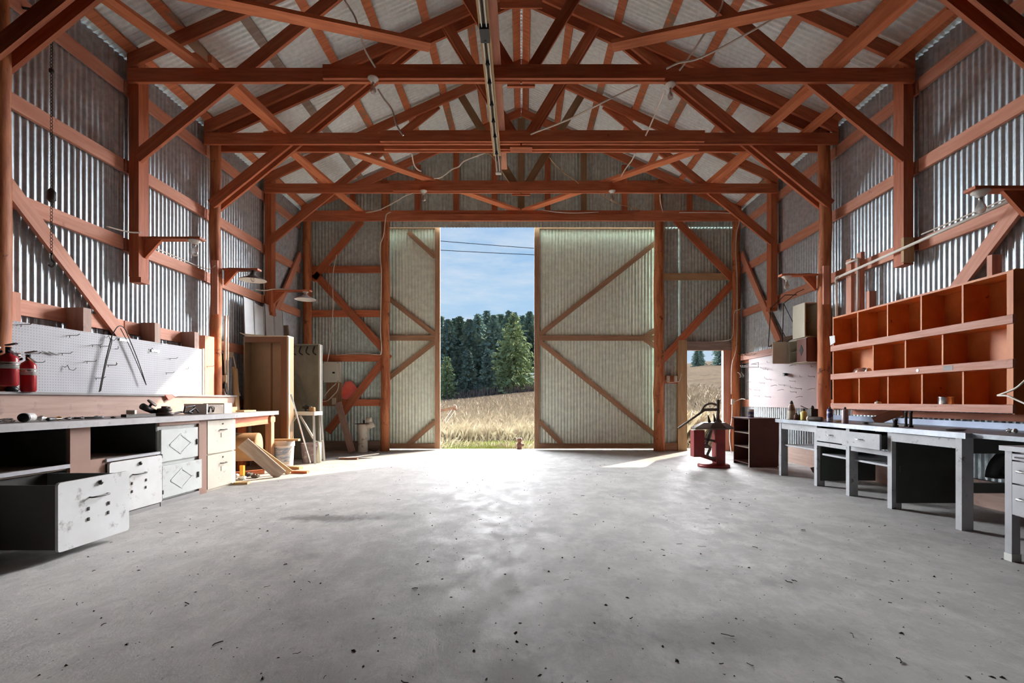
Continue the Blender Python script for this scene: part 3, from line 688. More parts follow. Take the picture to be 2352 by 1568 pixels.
for k in range(2600):
    px = rb.uniform(930, 1300); Y = rb.uniform(55, 59); x_ = tx(px, Y); z = ground(x_, Y); h = rb.uniform(.2, 1.1); a = rb.uniform(0, 6.28); i = len(v)
    c0 = Vector((x_, Y, z)); w_ = Vector((math.cos(a), math.sin(a), 0)) * .09
    v += [c0 - w_, c0 + w_, c0 + Vector((rb.uniform(-.3, .3), rb.uniform(-.3, .3), h))]; f.append((i, i + 1, i + 2))
bv.add(v, f); M['brush'] = mat('brown brush', (.22, .17, .145), .9, c2=(.16, .125, .115), nscale=1, spec=0)
tag(bv.build('undergrowth', 'brush'), 'grey brown brush along the foot of the tree line', 'brush', kind='stuff')

for i, (a, b_) in enumerate((((1010, 553), (1225, 570)), ((1010, 574), (1225, 585)))):
    Y = 26.0; P, Q = dp(*a, Y), dp(*b_, Y); d = (Q - P) / (Q.x - P.x)
    pts = [P + d * (x - P.x) + Vector((0, 0, .0011 * (x + 2.5) ** 2 - .01)) for x in np.linspace(-34, 30, 40)]
    tag(MB().tube(pts, .017, 5).build('power_line', 'black'), ('upper', 'lower')[i] + ' dark power line crossing the sky in the door opening', 'cable')

# rusty hay rake beam and its post, seen past the narrow leaf
T = thing('hay_rake', 'rusty farm implement beam with tines beyond the narrow door leaf', 'farm implement', tuple(dp(1000, 1000, 16)))
a_ = dp(960, 953, 16); b_ = dp(1046, 936, 16)
MB().bar(a_, b_, .06, .09).build('beam', 'rust', T)
MB().lathe([(.06, -.05), (.10, -.02), (.10, .03), (.05, .05)], tuple(b_), 10, (1, 0, .2)).build('beam_end', 'rust', T, True)
for i in range(12):
    p = a_.lerp(b_, (i + .5) / 12); MB().tube([p, p + Vector((-.05, -.05, -.12))], .008, 4).build('tine', 'rust', T)
for dx in (0, .12): MB().tube([dp(1040, 938, 16) + Vector((dx, 0, 0)), dp(1006, 985, 15.6) + Vector((dx, 0, 0))], .010, 5).build('brace_wire', 'zincpale', T)
MB().tube([dp(1011, 1003, 16.2), dp(1013, 968, 16.2)], .06, 8).build('post', 'iron', T)
MB().bar(dp(960, 969, 16.2), dp(1018, 966, 16.2), .05, .05).build('cross_bar', 'rust', T)

# heavy rusty fitting standing on the sill
p = dp(1193, 1031, 10.34); p.z = 0
T = thing('iron_fitting', 'rusty cast iron fitting standing at the door sill', 'fitting', tuple(p))
MB().lathe([(.062, 0), (.068, .02), (.055, .035), (.065, .06), (.075, .09), (.066, .125), (.045, .14), (.045, .165), (.058, .175), (.058, .235), (.04, .24)], tuple(p), 16).build('casting', 'rust', T, True)
MB().lathe([(.03, 0), (.03, .05)], (p.x + .045, p.y, .09), 10, (1, 0, 0)).build('side_spout', 'rust', T, True)
# old implement in the weeds outside the small doorway
T = thing('old_implement', 'rusty toothed implement bar in the weeds outside the small doorway', 'farm implement', (4.2, 11.9, 0))
MB().bar((3.7, 11.8, .62), (5.3, 12.1, .66), .05, .10).build('beam', 'rust', T)
for i in range(9): MB().tube([(3.75 + i * .17, 11.8 + i * .03, .60), (3.72 + i * .17, 11.75 + i * .03, .40)], .012, 4).build('tooth', 'rust', T)
for x in (3.85, 5.1): MB().tube([(x, 11.95, -.08), (x, 11.95, .62)], .03, 6).build('leg', 'rust', T)
# ------------------------------------------------------------------ left side: workbench
XF = -3.58
T = thing('workbench', 'long built-in timber workbench under the white pegboard', 'workbench', (-3.9, 5, 0))
poly = [(-3.53, 2.4), (-3.53, 5.9), (-3.76, 7.42), (-4.32, 7.42), (-4.32, 2.4)]
MB().prism([(x, y, .838) for x, y in poly], (0, 0, .048)).build('worktop', 'wtop', T)
e = MB().prism([(-3.53, 2.4, .832), (-3.53, 5.9, .832), (-3.76, 7.42, .832), (-3.744, 7.424, .832), (-3.514, 5.904, .832), (-3.514, 2.4, .832)], (0, 0, .056)); e.build('worktop_edge', 'wedge', T)
B(-4.30, -4.26, 2.4, 7.15, .886, 1.100).build('riser_board', 'plank', T)
B(-4.36, -4.235, 2.4, 7.17, 1.100, 1.122).build('ledge', 'wtop', T)
B(-4.30, -4.28, 2.4, 6.03, 0, .838).build('back_panel', 'dkgreen', T)
B(-3.60, -3.575, 3.81, 3.99, .05, .832).build('plywood_stile', 'ply', T)
B(-3.60, -3.575, 3.99, 4.13, .05, .555).build('plywood_stile', 'ply', T)
B(-3.60, -3.575, 4.75, 5.34, .795, .832).build('plywood_rail', 'plank', T)
B(-3.60, -3.575, 5.335, 5.465, 0, .832).build('plywood_stile', 'ply', T)
B(-4.27, -3.60, 2.4, 4.745, .50, .53).build('inner_shelf', 'grey_wood', T)
B(-3.60, -3.575, 2.4, 3.81, .515, .545).build('slide_rail', 'steel', T)
B(-3.60, -3.56, 4.13, 4.745, .520, .545).build('slide_rail', 'steel', T)
B(-4.27, -3.60, 4.735, 4.75, 0, .83).build('divider', 'dkgreen', T)
B(-4.27, -3.60, 3.80, 3.825, 0, .83).build('divider', 'dkgreen', T)
B(-4.27, -3.60, 2.4, 2.42, 0, .83).build('divider', 'dkgreen', T)
B(-4.27, -3.56, 2.42, 4.735, .0, .04).build('plinth', 'wtop', T)
B(-3.60, -3.56, 2.42, 2.9, .045, .5).build('fixed_front', 'white', T)
# end leg, apron
B(-3.86, -3.77, 7.25, 7.34, 0, .838).build('leg', 'door_wood', T)
B(-3.87, -3.765, 7.23, 7.36, .72, .80).build('leg_cleat', 'door_wood', T)
B(-4.28, -4.20, 7.25, 7.34, 0, .838).build('leg', 'red', T)
MB().prism([(-3.64, 6.05, .70), (-3.80, 7.25, .70), (-3.83, 7.25, .70), (-3.67, 6.05, .70)], (0, 0, .135)).build('apron', 'red', T)
B(-4.25, -3.84, 7.33, 7.36, .70, .835).build('apron', 'red', T)

def drawer_front(b_, x, y0, y1, z0, z1, th, r=.02):
    pts = []
    for cy_, cz, a0 in ((y1 - r, z0 + r, -90), (y1 - r, z1 - r, 0), (y0 + r, z1 - r, 90), (y0 + r, z0 + r, 180)):
        for k in range(5):
            a = math.radians(a0 + k * 22.5); pts.append((x, cy_ + r * math.cos(a), cz + r * math.sin(a)))
    return b_.prism(pts, (-th, 0, 0))
def bar_handle(x, ya, yb, z, parent, m='iron', r=.007, s=1):
    MB().tube(smooth_path([(x, ya, z), (x + s * .028, ya + .01, z), (x + s * .028, yb - .01, z), (x, yb, z)], 3), r, 6).build('handle', m, parent, True)
def white_drawer(x, y0, y1, z0, z1, depth, mt):
    fr = drawer_front(MB(), x, y0, y1, z0, z1, .02).build('drawer', mt, T)
    b_ = MB(); xb = x - depth; yi0, yi1 = y0 + .012, y1 - .012; zt_ = z1 - .015
    b_.box(xb, x - .021, yi0, yi0 + .008, z0 + .015, zt_).box(xb, x - .021, yi1 - .008, yi1, z0 + .015, zt_)
    b_.box(xb, xb + .008, yi0 + .008, yi1 - .008, z0 + .015, zt_); b_.build('drawer_box', 'drawer_side', fr)
    MB().box(xb + .008, x - .021, yi0 + .008, yi1 - .008, z0 + .015, z0 + .03).box(xb + .01, x - .022, yi1 - .012, yi1 - .009, z0 + .03, zt_).box(x - .026, x - .022, yi0 + .01, yi1 - .014, z0 + .03, zt_).build('drawer_lining', 'drawer_in', fr)
    yc = (y0 + y1) / 2; h = z1 - z0
    bar_handle(x, yc - .055, yc + .085, z0 + h * .70, fr, 'iron', .006)
    MB().lathe([(.016, 0), (.018, .008), (.010, .016)], (x, yc + .03, z0 + h * .90), 12, (1, 0, 0)).build('lock_knob', 'iron', fr, True)
    for dy, dz in ((-.065, .53), (.10, .54), (-.065, .37), (.095, .39)):
        B(x, x + .006, yc + dy - .006, yc + dy + .006, z0 + h * dz - .012, z0 + h * dz + .012).build('bracket_stub', 'iron', fr)
    return fr
white_drawer(-3.03, 3.145, 3.715, .05, .506, .62, 'white')['label'] = 'large white drawer front pulled far out'
white_drawer(-3.545, 4.14, 4.745, .05, .510, .60, 'white2')['label'] = 'closed white drawer front'

# grey-green two door cabinet
T = thing('two_door_cabinet', 'pale grey green cabinet with diamond embossed doors under the bench', 'cabinet', (-3.9, 5.04, 0))
B(-4.25, -3.60, 4.755, 5.33, .0, .79).build('body', 'gg', T)
for z0, z1, o in ((.435, .755, 0), (.075, .395, .012)):
    Dr = B(-3.60 + o, -3.575 + o, 4.775, 5.315 + o * 4, z0, z1).build('door', 'gg', T)
    yc, zc = 5.05, (z0 + z1) / 2; q = [(yc - .16, zc), (yc, zc + .10), (yc + .16, zc), (yc, zc - .10)]
    b_ = MB()
    for k in range(4):
        a, c_ = q[k], q[(k + 1) % 4]; b_.bar((-3.574 + o, *a), (-3.574 + o, *c_), .016, .006, up=(1, 0, 0))
    b_.build('diamond_moulding', 'gg', Dr)
    B(-3.575 + o, -3.563 + o, 5.29, 5.305, zc - .03, zc + .03).build('latch', 'iron', Dr)
    B(-3.577 + o, -3.569 + o, 4.772, 4.785, z0 + .04, z0 + .08).build('hinge', 'iron', Dr)
B(-3.60, -3.565, 4.755, 5.33, .0, .05).build('plinth', 'wtop', T)

# cream filing cabinet
T = thing('filing_cabinet', 'cream two drawer filing cabinet at the sunlit bench end', 'filing cabinet', (-3.9, 5.74, 0))
B(-4.2, -3.60, 5.475, 6.02, .0, .825).build('body', 'cream', T)
for z0, z1 in ((.435, .815), (.03, .42)):
    D = B(-3.60, -3.575, 5.482, 6.013, z0, z1).build('drawer', 'cream', T)
    yc = 5.76; h = z1 - z0
    bar_handle(-3.575, yc - .05, yc + .05, z0 + h * .70, D, 'iron', .006)
    B(-3.575, -3.570, yc - .035, yc + .045, z0 + h * .46, z0 + h * .60).build('label_holder', 'ivory', D)
    MB().lathe([(.010, 0), (.010, .006)], (-3.575, yc, z0 + h * .88), 8, (1, 0, 0)).build('lock_knob', 'iron', D)

# ------------------------------------------------------------------ pegboard and what hangs there
T = thing('pegboard', 'long white pegboard above the bench', 'pegboard', (-4.36, 5.3, 1.12))
b_ = MB(); b_.off = Vector((0, 0, 0)); vs = [(x, y, z) for x in (-4.385, -4.378) for y, z in ((4.06, 1.122), (6.60, 1.122), (6.60, 1.75), (4.06, 1.735))]
b_.add(vs, [(0, 1, 2, 3), (7, 6, 5, 4), (0, 4, 5, 1), (1, 5, 6, 2), (2, 6, 7, 3), (3, 7, 4, 0)]); b_.build('board', 'peg_white', T)
for y, z1 in ((4.17, 1.99), (4.86, 1.98), (5.80, 1.98), (6.50, 1.97)):
    B(-4.56, -4.386, y - .045, y + .045, 1.13, z1).build('cleat', 'girt' if y < 4.5 else 'plank', T)
B(-4.39, -4.37, 6.60, 6.63, 1.122, 1.76).build('edge_strip', 'pvc', T)
B(-4.46, -4.38, 6.66, 6.86, 1.122, 1.95).build('end_board', 'girt', T)

def peg_hook(p, s, kind, label, group):
    """a bent wire hook standing out of a pegboard; s is the direction into the room along x"""
    p = Vector(p); X = Vector((s, 0, 0))
    if kind == 0: pts = [p, p + X * .012, p + X * .012 - Vector((0, 0, .022)), p + X * .012, p + X * .09, p + X * .11 + Vector((0, .0, .014))]
    elif kind == 1: pts = [p, p + X * .02 + Vector((0, 0, .02)), p + X * .03 - Vector((0, -.01, .02)), p + X * .05 - Vector((0, -.03, .03)), p + X * .06 - Vector((0, -.05, .005))]
    elif kind == 2: pts = [p, p + X * .01 + Vector((0, .03, .01)), p + X * .04 + Vector((0, .06, .0)), p + X * .06 + Vector((0, .09, -.01))]
    else: pts = [p, p + X * .035, p + X * .035 + Vector((0, 0, .03))]
    o = MB().tube(pts, .0032, 5).build('peg_hook', 'iron', None, True)
    return tag(o, label, 'hook', group)
HL = 'single bent wire hook on the white pegboard'
for i, (px, py) in enumerate(((45, 745), (157, 770), (245, 775), (210, 792), (228, 795), (264, 801), (140, 811), (76, 832), (150, 843), (197, 830), (246, 838), (260, 838), (218, 868), (368, 787), (346, 803), (388, 823), (380, 856), (426, 847), (474, 841), (66, 812))):
    p = sw(px, py, -4.377)
    peg_hook(p, 1, (0, 0, 1, 0, 0, 3)[i % 6], HL, 'wire hooks on the white pegboard')
tag(MB().tube(smooth_path([sw(96, 806, -4.36), sw(113, 811, -4.36), sw(131, 815, -4.36), sw(112, 808, -4.36)], 3), .004, 5).build('steel_clip', 'iron'), 'slim dark steel clip lying flat on the white pegboard', 'clip')
for i, (px, py) in enumerate(((284, 781), (356, 806))):
    p = sw(px, py, -4.374); tag(B(p.x - .003, p.x + .008, p.y - .06, p.y + .06, p.z - .012, p.z + .012).build('metal_holder', 'chrome'), ('small white tool holder strip near the top of the white pegboard', 'small white tool holder strip at mid height of the white pegboard')[i], 'holder')
T = thing('bent_rods', 'pair of long bent dark wire rods hooked over the white pegboard', 'wire', tuple(sw(228, 902, -4.33)))
pk = sw(272, 752, -4.34)
MB().tube(smooth_path([sw(228, 900, -4.33), sw(241, 835, -4.33), sw(255, 779, -4.33), sw(262, 762, -4.33), sw(272, 749, -4.34), sw(284, 752, -4.34), sw(294, 771, -4.33), sw(316, 825, -4.33), sw(336, 884, -4.33)], 4), .005, 6).build('rod', 'iron', T, True)
MB().tube(smooth_path([sw(231, 898, -4.335), sw(245, 830, -4.335), sw(257, 784, -4.335), sw(254, 776, -4.33)], 4), .004, 6).build('rod', 'iron', T, True)
MB().tube(smooth_path([sw(277, 754, -4.335), sw(300, 800, -4.335), sw(334, 880, -4.335)], 4), .004, 6).build('rod', 'iron', T, True)

# fire extinguishers
def extinguisher(c, r, h, label):
    c = Vector(c); T = thing('fire_extinguisher', label, 'extinguisher', tuple(c), 'fire extinguishers')
    MB().lathe([(r * .8, 0), (r, .015), (r, h * .78), (r * .85, h * .86), (r * .45, h * .92), (r * .3, h * .95)], c, 20).build('cylinder', 'ext', T, True)
    MB().lathe([(r * 1.01, 0), (r * 1.01, h * .20)], c + Vector((0, 0, h * .50)), 20).build('label_band', 'label', T, True)
    MB().lathe([(r * 1.03, 0), (r * 1.03, .015)], c + Vector((0, 0, h * .60)), 20).build('strap', 'chrome', T, True)
    MB().lathe([(r * .32, 0), (r * .32, .05)], c + Vector((0, 0, h * .95)), 10).build('valve', 'black', T, True)
    MB().bar(c + Vector((-.02, 0, h + .05)), c + Vector((.085, -.02, h + .062)), .022, .010).build('lever', 'black', T)
    MB().bar(c + Vector((-.01, 0, h + .02)), c + Vector((.075, -.02, h - .03)), .020, .010).build('grip', 'chrome', T)
    MB().tube(smooth_path([c + Vector((-.03, -.02, h)), c + Vector((-r - .03, -.03, h * .85)), c + Vector((-r - .02, -.03, h * .35))], 4), .010, 6).build('hose', 'black', T, True)
    MB().lathe([(.022, 0), (.022, .022)], c + Vector((-.025, -.055, h + .025)), 12, (0, -1, 0)).build('gauge', 'chrome', T)
    return T
extinguisher((-4.19, 3.93, 1.165), .060, .285, 'upper red fire extinguisher with silver band strapped to the log post')
extinguisher((-4.235, 4.13, 1.122), .053, .285, 'lower red fire extinguisher standing on the ledge against the pegboard')
tag(MB().lathe([(.035, 0), (.045, .02), (.03, .04), (.012, .06)], (-4.26, 4.02, 1.122), 12).build('hose_nozzle', 'black', None, True), 'black rubber cup on the ledge under the upper extinguisher', 'nozzle')

# ------------------------------------------------------------------ clutter on the left worktop
ZT = .888
def top(px, py, z=ZT):   # point on the worktop plane under a measured pixel
    Y = (CH - z) * F / (py - CY); return Vector(((px - CX) * Y / F, Y, z))
def onb(px, X): Y = X * F / (px - CX); return Vector((X, Y, ZT))
c = onb(54, -3.66)
T = thing('spray_can', 'grey can with black end lying on the near worktop', 'can', tuple(c))
MB().lathe([(.028, 0), (.033, .006), (.033, .15), (.028, .16)], c + Vector((0, 0, .034)), 18, (-.5, .86, 0)).build('can_body', 'label', T, True)
MB().lathe([(.010, -.012), (.032, -.010), (.034, 0), (.034, .02)], c + Vector((0, 0, .034)), 18, (-.5, .86, 0)).build('cap', 'black', T, True)
def crumple(name, c, r, mt, label, cat, seed=1, flat=.6):
    q = random.Random(seed); b_ = MB(); n, k = 9, 6; vs = [Vector(c) + Vector((0, 0, 0))]
    for i in range(1, k):
        for j in range(n):
            th = math.pi * i / k; ph = 6.283 * j / n; rr = r * q.uniform(.55, 1.15)
            vs.append(Vector(c) + Vector((rr * math.sin(th) * math.cos(ph), rr * math.sin(th) * math.sin(ph), flat * r - flat * rr * math.cos(th) * .9 if i > 1 else .002)))
    vs.append(Vector(c) + Vector((0, 0, 2 * flat * r)))
    fs = [(0, 1 + (j + 1) % n, 1 + j) for j in range(n)]
    for i in range(k - 2): fs += [(1 + i * n + j, 1 + i * n + (j + 1) % n, 1 + (i + 1) * n + (j + 1) % n, 1 + (i + 1) * n + j) for j in range(n)]
    L_ = len(vs) - 1; fs += [(L_, 1 + (k - 2) * n + j, 1 + (k - 2) * n + (j + 1) % n) for j in range(n)]
    return tag(b_.add(vs, fs).build(name, mt), label, cat)
crumple('plastic_wrap', onb(18, -3.72), .05, 'jar', 'crumpled clear plastic at the near end of the worktop', 'plastic', 2, .35)
crumple('plastic_bag', onb(95, -3.75), .035, 'paper', 'crumpled white plastic scrap beside the lying can', 'plastic', 3, .6)
crumple('amber_lump', onb(134, -3.74), .035, 'orange', 'amber plastic lump on the near worktop', 'lump', 4, .45)
T = thing('screwdriver', 'black handled screwdriver on the near worktop', 'tool', tuple(onb(118, -3.62)))
p = onb(108, -3.62) + Vector((0, 0, .016)); d = Vector((-.35, .93, 0))
MB().tube([p, p + d * .02, p + d * .1, p + d * .12], .013, 8, [.009, .015, .013, .008]).build('handle', 'black', T, True)
MB().tube([p + d * .12, p + d * .24], .004, 6).build('shaft', 'chrome', T)
def pliers(c, ang, label, mt='iron'):
    c = Vector(c); T = thing('pliers', label, 'tool', tuple(c), 'pliers on the left bench'); d = Vector((math.cos(ang), math.sin(ang), 0)); n_ = Vector((-d.y, d.x, 0)); z = Vector((0, 0, .014))
    for s in (-1, 1):
        MB().tube(smooth_path([c + z + d * .0, c + z + d * .05 + n_ * .02 * s, c + z + d * .15 + n_ * .022 * s], 4), .008, 6).build('handle', 'black', T, True)
        MB().tube([c + z, c + z - d * .03 - n_ * .010 * s, c + z - d * .07], .008, 6, [.010, .009, .004]).build('jaw', mt, T, True)
    MB().lathe([(.011, 0), (.011, .024)], c + Vector((0, 0, .003)), 10).build('pivot', 'chrome', T)
pliers(onb(160, -3.70), 1.9, 'small open pliers lying on the near worktop')
pliers(onb(190, -3.68), 1.4, 'dark pliers lying beside the small open pliers', 'black')
pliers(onb(222, -3.72), 2.2, 'second dark pliers lying nearer the bar clamp', 'black')
crumple('dirt_lump', onb(259, -3.66), .02, 'iron', 'small dark lump on the worktop before the bar clamp', 'lump', 5, .5)
a_, b2 = onb(284, -3.66), onb(352, -3.66)
T = thing('bar_clamp', 'dark flat bar with a white clamp jaw on the worktop', 'clamp', tuple(a_))
MB().bar(a_ + Vector((0, 0, .018)), b2 + Vector((0, 0, .018)), .05, .028).build('bar', 'iron', T)
q_ = a_.lerp(b2, .25); MB().box(q_.x - .04, q_.x + .04, q_.y - .012, q_.y + .012, ZT + .033, ZT + .07).build('jaw', 'pvc', T)
c = onb(338, -3.86)
T = thing('angle_grinder', 'black angle grinder standing on the bench behind the bar clamp', 'tool', tuple(c))
MB().tube([c + Vector((0, -.06, .10)), c + Vector((0, 0, .075)), c + Vector((0, .10, .04))], .03, 10, [.035, .032, .03]).build('body', 'iron', T, True)
MB().lathe([(.01, -.008), (.05, -.006), (.05, .006), (.01, .008)], c + Vector((.02, .04, .135)), 16, (.6, .2, .7)).build('disc', 'machine_iron', T, True)
MB().lathe([(.03, 0), (.035, .03), (.02, .06)], c + Vector((0, .13, .0)), 12).build('foot_pad', 'iron', T, True)
MB().tube([c + Vector((0, .02, .08)), c + Vector((.02, .04, .135))], .012, 6).build('neck', 'iron', T)
c = onb(378, -3.78)
T = thing('gear_stack', 'grey stacked wheel hub lying on the worktop', 'machine part', tuple(c))
MB().lathe([(.075, 0), (.085, .012), (.085, .03), (.06, .036), (.06, .05), (.07, .055), (.065, .075), (.03, .08), (.028, .1), (.01, .1)], c, 22).build('hub', 'machine_iron', T, True)
MB().lathe([(.012, 0), (.012, .02)], c + Vector((.05, 0, .075)), 8).build('bolt', 'chrome', T)
c = onb(425, -3.80)
T = thing('jumper_clamps', 'heap of black cable clamps on the worktop by the grey box', 'clamps', tuple(c))
MB().tube(smooth_path([c + Vector((.05, -.30, .01)), c + Vector((0, -.15, .02)), c + Vector((-.03, 0, .03)), c + Vector((0, .12, .015))], 4), .012, 6).build('cable', 'black', T, True)
MB().tube([c + Vector((0, -.02, .02)), c + Vector((0, .0, .085)), c + Vector((0, .16, .10)), c + Vector((0, .12, .02))], .009, 6).build('clamp_jaw', 'black', T)
MB().tube([c + Vector((.03, .02, .03)), c + Vector((.03, .12, .075)), c + Vector((.02, .2, .02))], .009, 6).build('clamp_jaw', 'black', T)
ya, yb = onb(474, -3.74).y, onb(534, -3.74).y
T = thing('metal_box', 'dark metal box with one white end at the bench corner', 'box', (-3.8, ya, ZT))
MB().box(-4.0, -3.74, ya, yb - .18, ZT, ZT + .11).build('case', 'machine_iron', T)
MB().box(-4.0, -3.735, yb - .18, yb - .02, ZT, ZT + .125).build('white_end', 'pvc', T)
MB().box(-4.0, -3.73, ya - .01, ya + .01, ZT, ZT + .12).build('rim', 'zincpale', T)
MB().tube(smooth_path([(-3.735, ya + .04, ZT + .02), (-3.725, ya + .04, ZT + .08), (-3.725, ya + .12, ZT + .08), (-3.735, ya + .12, ZT + .02)], 3), .007, 6).build('handle', 'iron', T, True)
zc_ = ZT
for i, (x0, x1, y0, y1, z0, z1, lb) in enumerate(((-4.15, -4.02, 6.35, 6.80, 0, .07, 'thick pale wood block behind the metal box'), (-4.10, -4.03, 6.45, 6.62, .07, .10, 'small offcut lying on the thick pale block'), (-3.98, -3.86, 6.7, 7.0, 0, .022, 'flat thin wood offcut at the bench end'))):
    tag(B(x0, x1, y0, y1, ZT + z0, ZT + z1).build('wood_block', 'fresh'), lb, 'wood block')
T = thing('paper_tag', 'red and pink paper tag pinned over the ledge edge', 'tag', tuple(sw(396, 905, -4.23)))
MB().prism([sw(379, 907, -4.234), sw(388, 920, -4.23), sw(402, 911, -4.23), sw(392, 905, -4.234)], (.004, 0, 0)).build('red_sheet', 'redpaper', T)
MB().prism([sw(394, 905, -4.231), sw(402, 911, -4.226), sw(411, 908, -4.226), sw(413, 905, -4.231)], (.004, 0, 0)).build('pink_sheet', 'pinkpaper', T)

# ------------------------------------------------------------------ lumber and scrap under the bench end
def plank(p, q, w_, h_, mt, label, up=(0, 0, 1), group='loose boards'):
    return tag(bar(p, q, w_, h_, up=up).build('loose_board', mt), label, 'board', group)
plank((-3.62, 6.25, .50), (-3.30, 6.60, .022), .03, .16, 'grey_wood', 'wide grey plank leaning out from under the bench end', up=(1, .5, .6))
plank((-3.70, 6.55, .46), (-3.30, 6.85, .02), .035, .09, 'fresh', 'narrow pale board leaning beside the wide grey plank', up=(1, .5, .6))
plank((-3.82, 6.75, .36), (-3.56, 7.0, .06), .03, .10, 'fresh', 'short pale board propped behind the leaning planks', up=(1, .5, .6))
plank((-4.1, 6.5, .03), (-3.7, 6.9, .03), .10, .05, 'red', 'dark board lying under the bench end')
tag(MB().lathe([(.19, 0), (.195, .02), (.195, .5), (.19, .52)], (-4.18, 6.62, .40), 20, (1, .25, 0)).build('cardboard_roll', 'cardboard', None, True), 'brown rolled cardboard drum under the bench end', 'cardboard')
tag(B(-3.95, -3.92, 6.12, 6.30, .0, .62).build('cardboard_sheet', 'cardboard'), 'brown cardboard sheet standing beside the filing cabinet', 'cardboard')
tag(B(-3.75, -3.70, 6.40, 6.44, 0, .18).build('amber_block', 'orange'), 'small amber block standing under the leaning planks', 'block')
for i, (x, y, sx, sy, sz, lb) in enumerate(((-3.50, 6.02, .16, .10, .028, 'flat wood scrap on the floor at the filing cabinet corner'), (-3.18, 6.92, .24, .07, .035, 'brown wood scrap on the floor in front of the white bucket'), (-3.45, 7.36, .22, .08, .04, 'wood scrap on the floor beside the white bucket'))):
    tag(MB().cbox((x, y, sz / 2), sx, sy, sz, .2 - .3 * i).build('wood_scrap', 'fresh' if i != 1 else 'red'), lb, 'wood scrap')
for i in range(5):
    x, y = -3.95 + i * .09, 6.35 + (i % 3) * .15
    crumple('metal_scrap', (x, y, 0), .06, 'zincpale' if i % 2 else 'machine_iron', 'crumpled metal scrap in the heap under the bench end', 'scrap', 20 + i, .5)['group'] = 'scrap under the bench end'

# ------------------------------------------------------------------ far left corner
T = thing('brown_locker', 'tall open brown steel locker standing in the sun beside the bench', 'locker', (-4.03, 7.85, 0))
x0, x1, y0, y1, h = -4.40, -3.70, 7.62, 7.82, 2.06
B(x0, x1, y1 - .02, y1, 0, h).build('back_panel', 'brown_metal', T)
B((x0 + x1) / 2 - .012, (x0 + x1) / 2 + .012, y1 - .03, y1 - .02, .05, h - .08).build('seam', 'brown_dark', T)
B(x0, x0 + .02, y0, y1 - .02, 0, h).build('side_panel', 'brown_metal', T)
B(x1 - .02, x1, y0, y1 - .02, 0, h).build('side_panel', 'brown_metal', T)
MB().prism([(x0 - .04, y0 - .03, h + .05), (x0 + .08, y0, h), (x1, y0, h), (x1, y1, h), (x0, y1, h)], (0, 0, .015)).build('top_panel', 'ivory', T)
B(x0 + .02, x1 - .02, y0, y0 + .02, h - .09, h).build('top_rail', 'brown_dark', T)
B(x1 - .11, x1 - .02, y0, y0 + .02, 0, h - .09).build('front_stile', 'brown_dark', T)
B(x1, x1 + .018, y0 - .005, y0 + .025, 0, h).build('edge_strip', 'ivory', T)
T = thing('grey_locker', 'open olive grey steel locker in the corner with tools hung inside', 'locker', (-3.75, 8.6, 0))
x0, x1, y0, y1, h = -4.13, -3.54, 8.42, 8.57, 2.02
B(x0, x1, y1 - .02, y1, 0, h).build('back_panel', 'locker_grey', T)
B(x0, x0 + .02, y0, y1 - .02, 0, h).build('side_panel', 'locker_grey', T)
B(x1 - .02, x1, y0, y1 - .02, 0, h).build('side_panel', 'locker_grey', T)
B(x0, x1, y0, y1, h, h + .015).build('top_panel', 'locker_grey', T)
B(x1, x1 + .02, y0 - .005, y0 + .02, 0, h).build('edge_strip', 'zincpale', T)
B((x0 + x1) / 2 - .01, (x0 + x1) / 2 + .01, y1 - .026, y1 - .02, .02, h).build('seam', 'locker_grey', T)
for i in range(4):
    xx = x0 + .12 + i * .12
    tag(MB().tube(smooth_path([(xx, y1 - .08, h - .02), (xx - .02, y1 - .10, h - .12), (xx + .04, y1 - .10, h - .17)], 4), .012, 6).build('hung_tool', 'iron', None, True), 'dark tool hanging from the top inside the grey locker', 'tool', 'tools hung in the grey locker')
tag(bar((-3.98, 8.52, 1.50), (-3.80, 8.46, .90), .10, .03).build('saw_blade', 'locker_grey'), 'grey blade leaning inside the grey locker above the stand', 'blade')
T = thing('metal_stand', 'small zinc metal stand with splayed legs before the grey locker', 'stand', (-3.7, 8.1, 0))
B(-4.0, -3.42, 7.95, 8.28, .80, .86).build('stand_top', 'zincpale', T)
for (a, c_) in (((-3.98, 7.97), (-4.02, 7.93)), ((-3.44, 7.97), (-3.40, 7.93)), ((-3.98, 8.26), (-4.02, 8.30)), ((-3.44, 8.26), (-3.40, 8.30))):
    bar((*a, .80), (*c_, 0), .03, .03).build('leg', 'zincpale', T)
bar((-3.98, 7.96, .42), (-3.72, 7.96, .79), .02, .03).build('strut', 'zincpale', T); bar((-3.44, 7.96, .42), (-3.66, 7.96, .79), .02, .03).build('strut', 'zincpale', T)
for i, (x, y, r, mt, lb) in enumerate(((-3.86, 8.1, .07, 'iron', 'dark heap of tool parts on the metal stand'), (-3.62, 8.15, .085, 'iron', 'black lump of hardware on the metal stand'), (-3.95, 8.12, .05, 'zincpale', 'shiny crumpled foil on the metal stand'))):
    crumple('hardware_lump', (x, y, .86), r, mt, lb, 'hardware', 40 + i, .7)
tag(MB().lathe([(.045, 0), (.05, .01), (.05, .07), (.045, .075)], (-3.50, 8.05, .86), 14).build('small_tin', 'cardboard', None, True), 'small brown tin on the edge of the metal stand', 'tin')
tag(MB().tube([(-3.64, 7.60, 1.15), (-3.50, 7.98, .012)], .014, 8).build('steel_pipe', 'chrome'), 'thin steel pipe leaning on the brown locker', 'pipe')
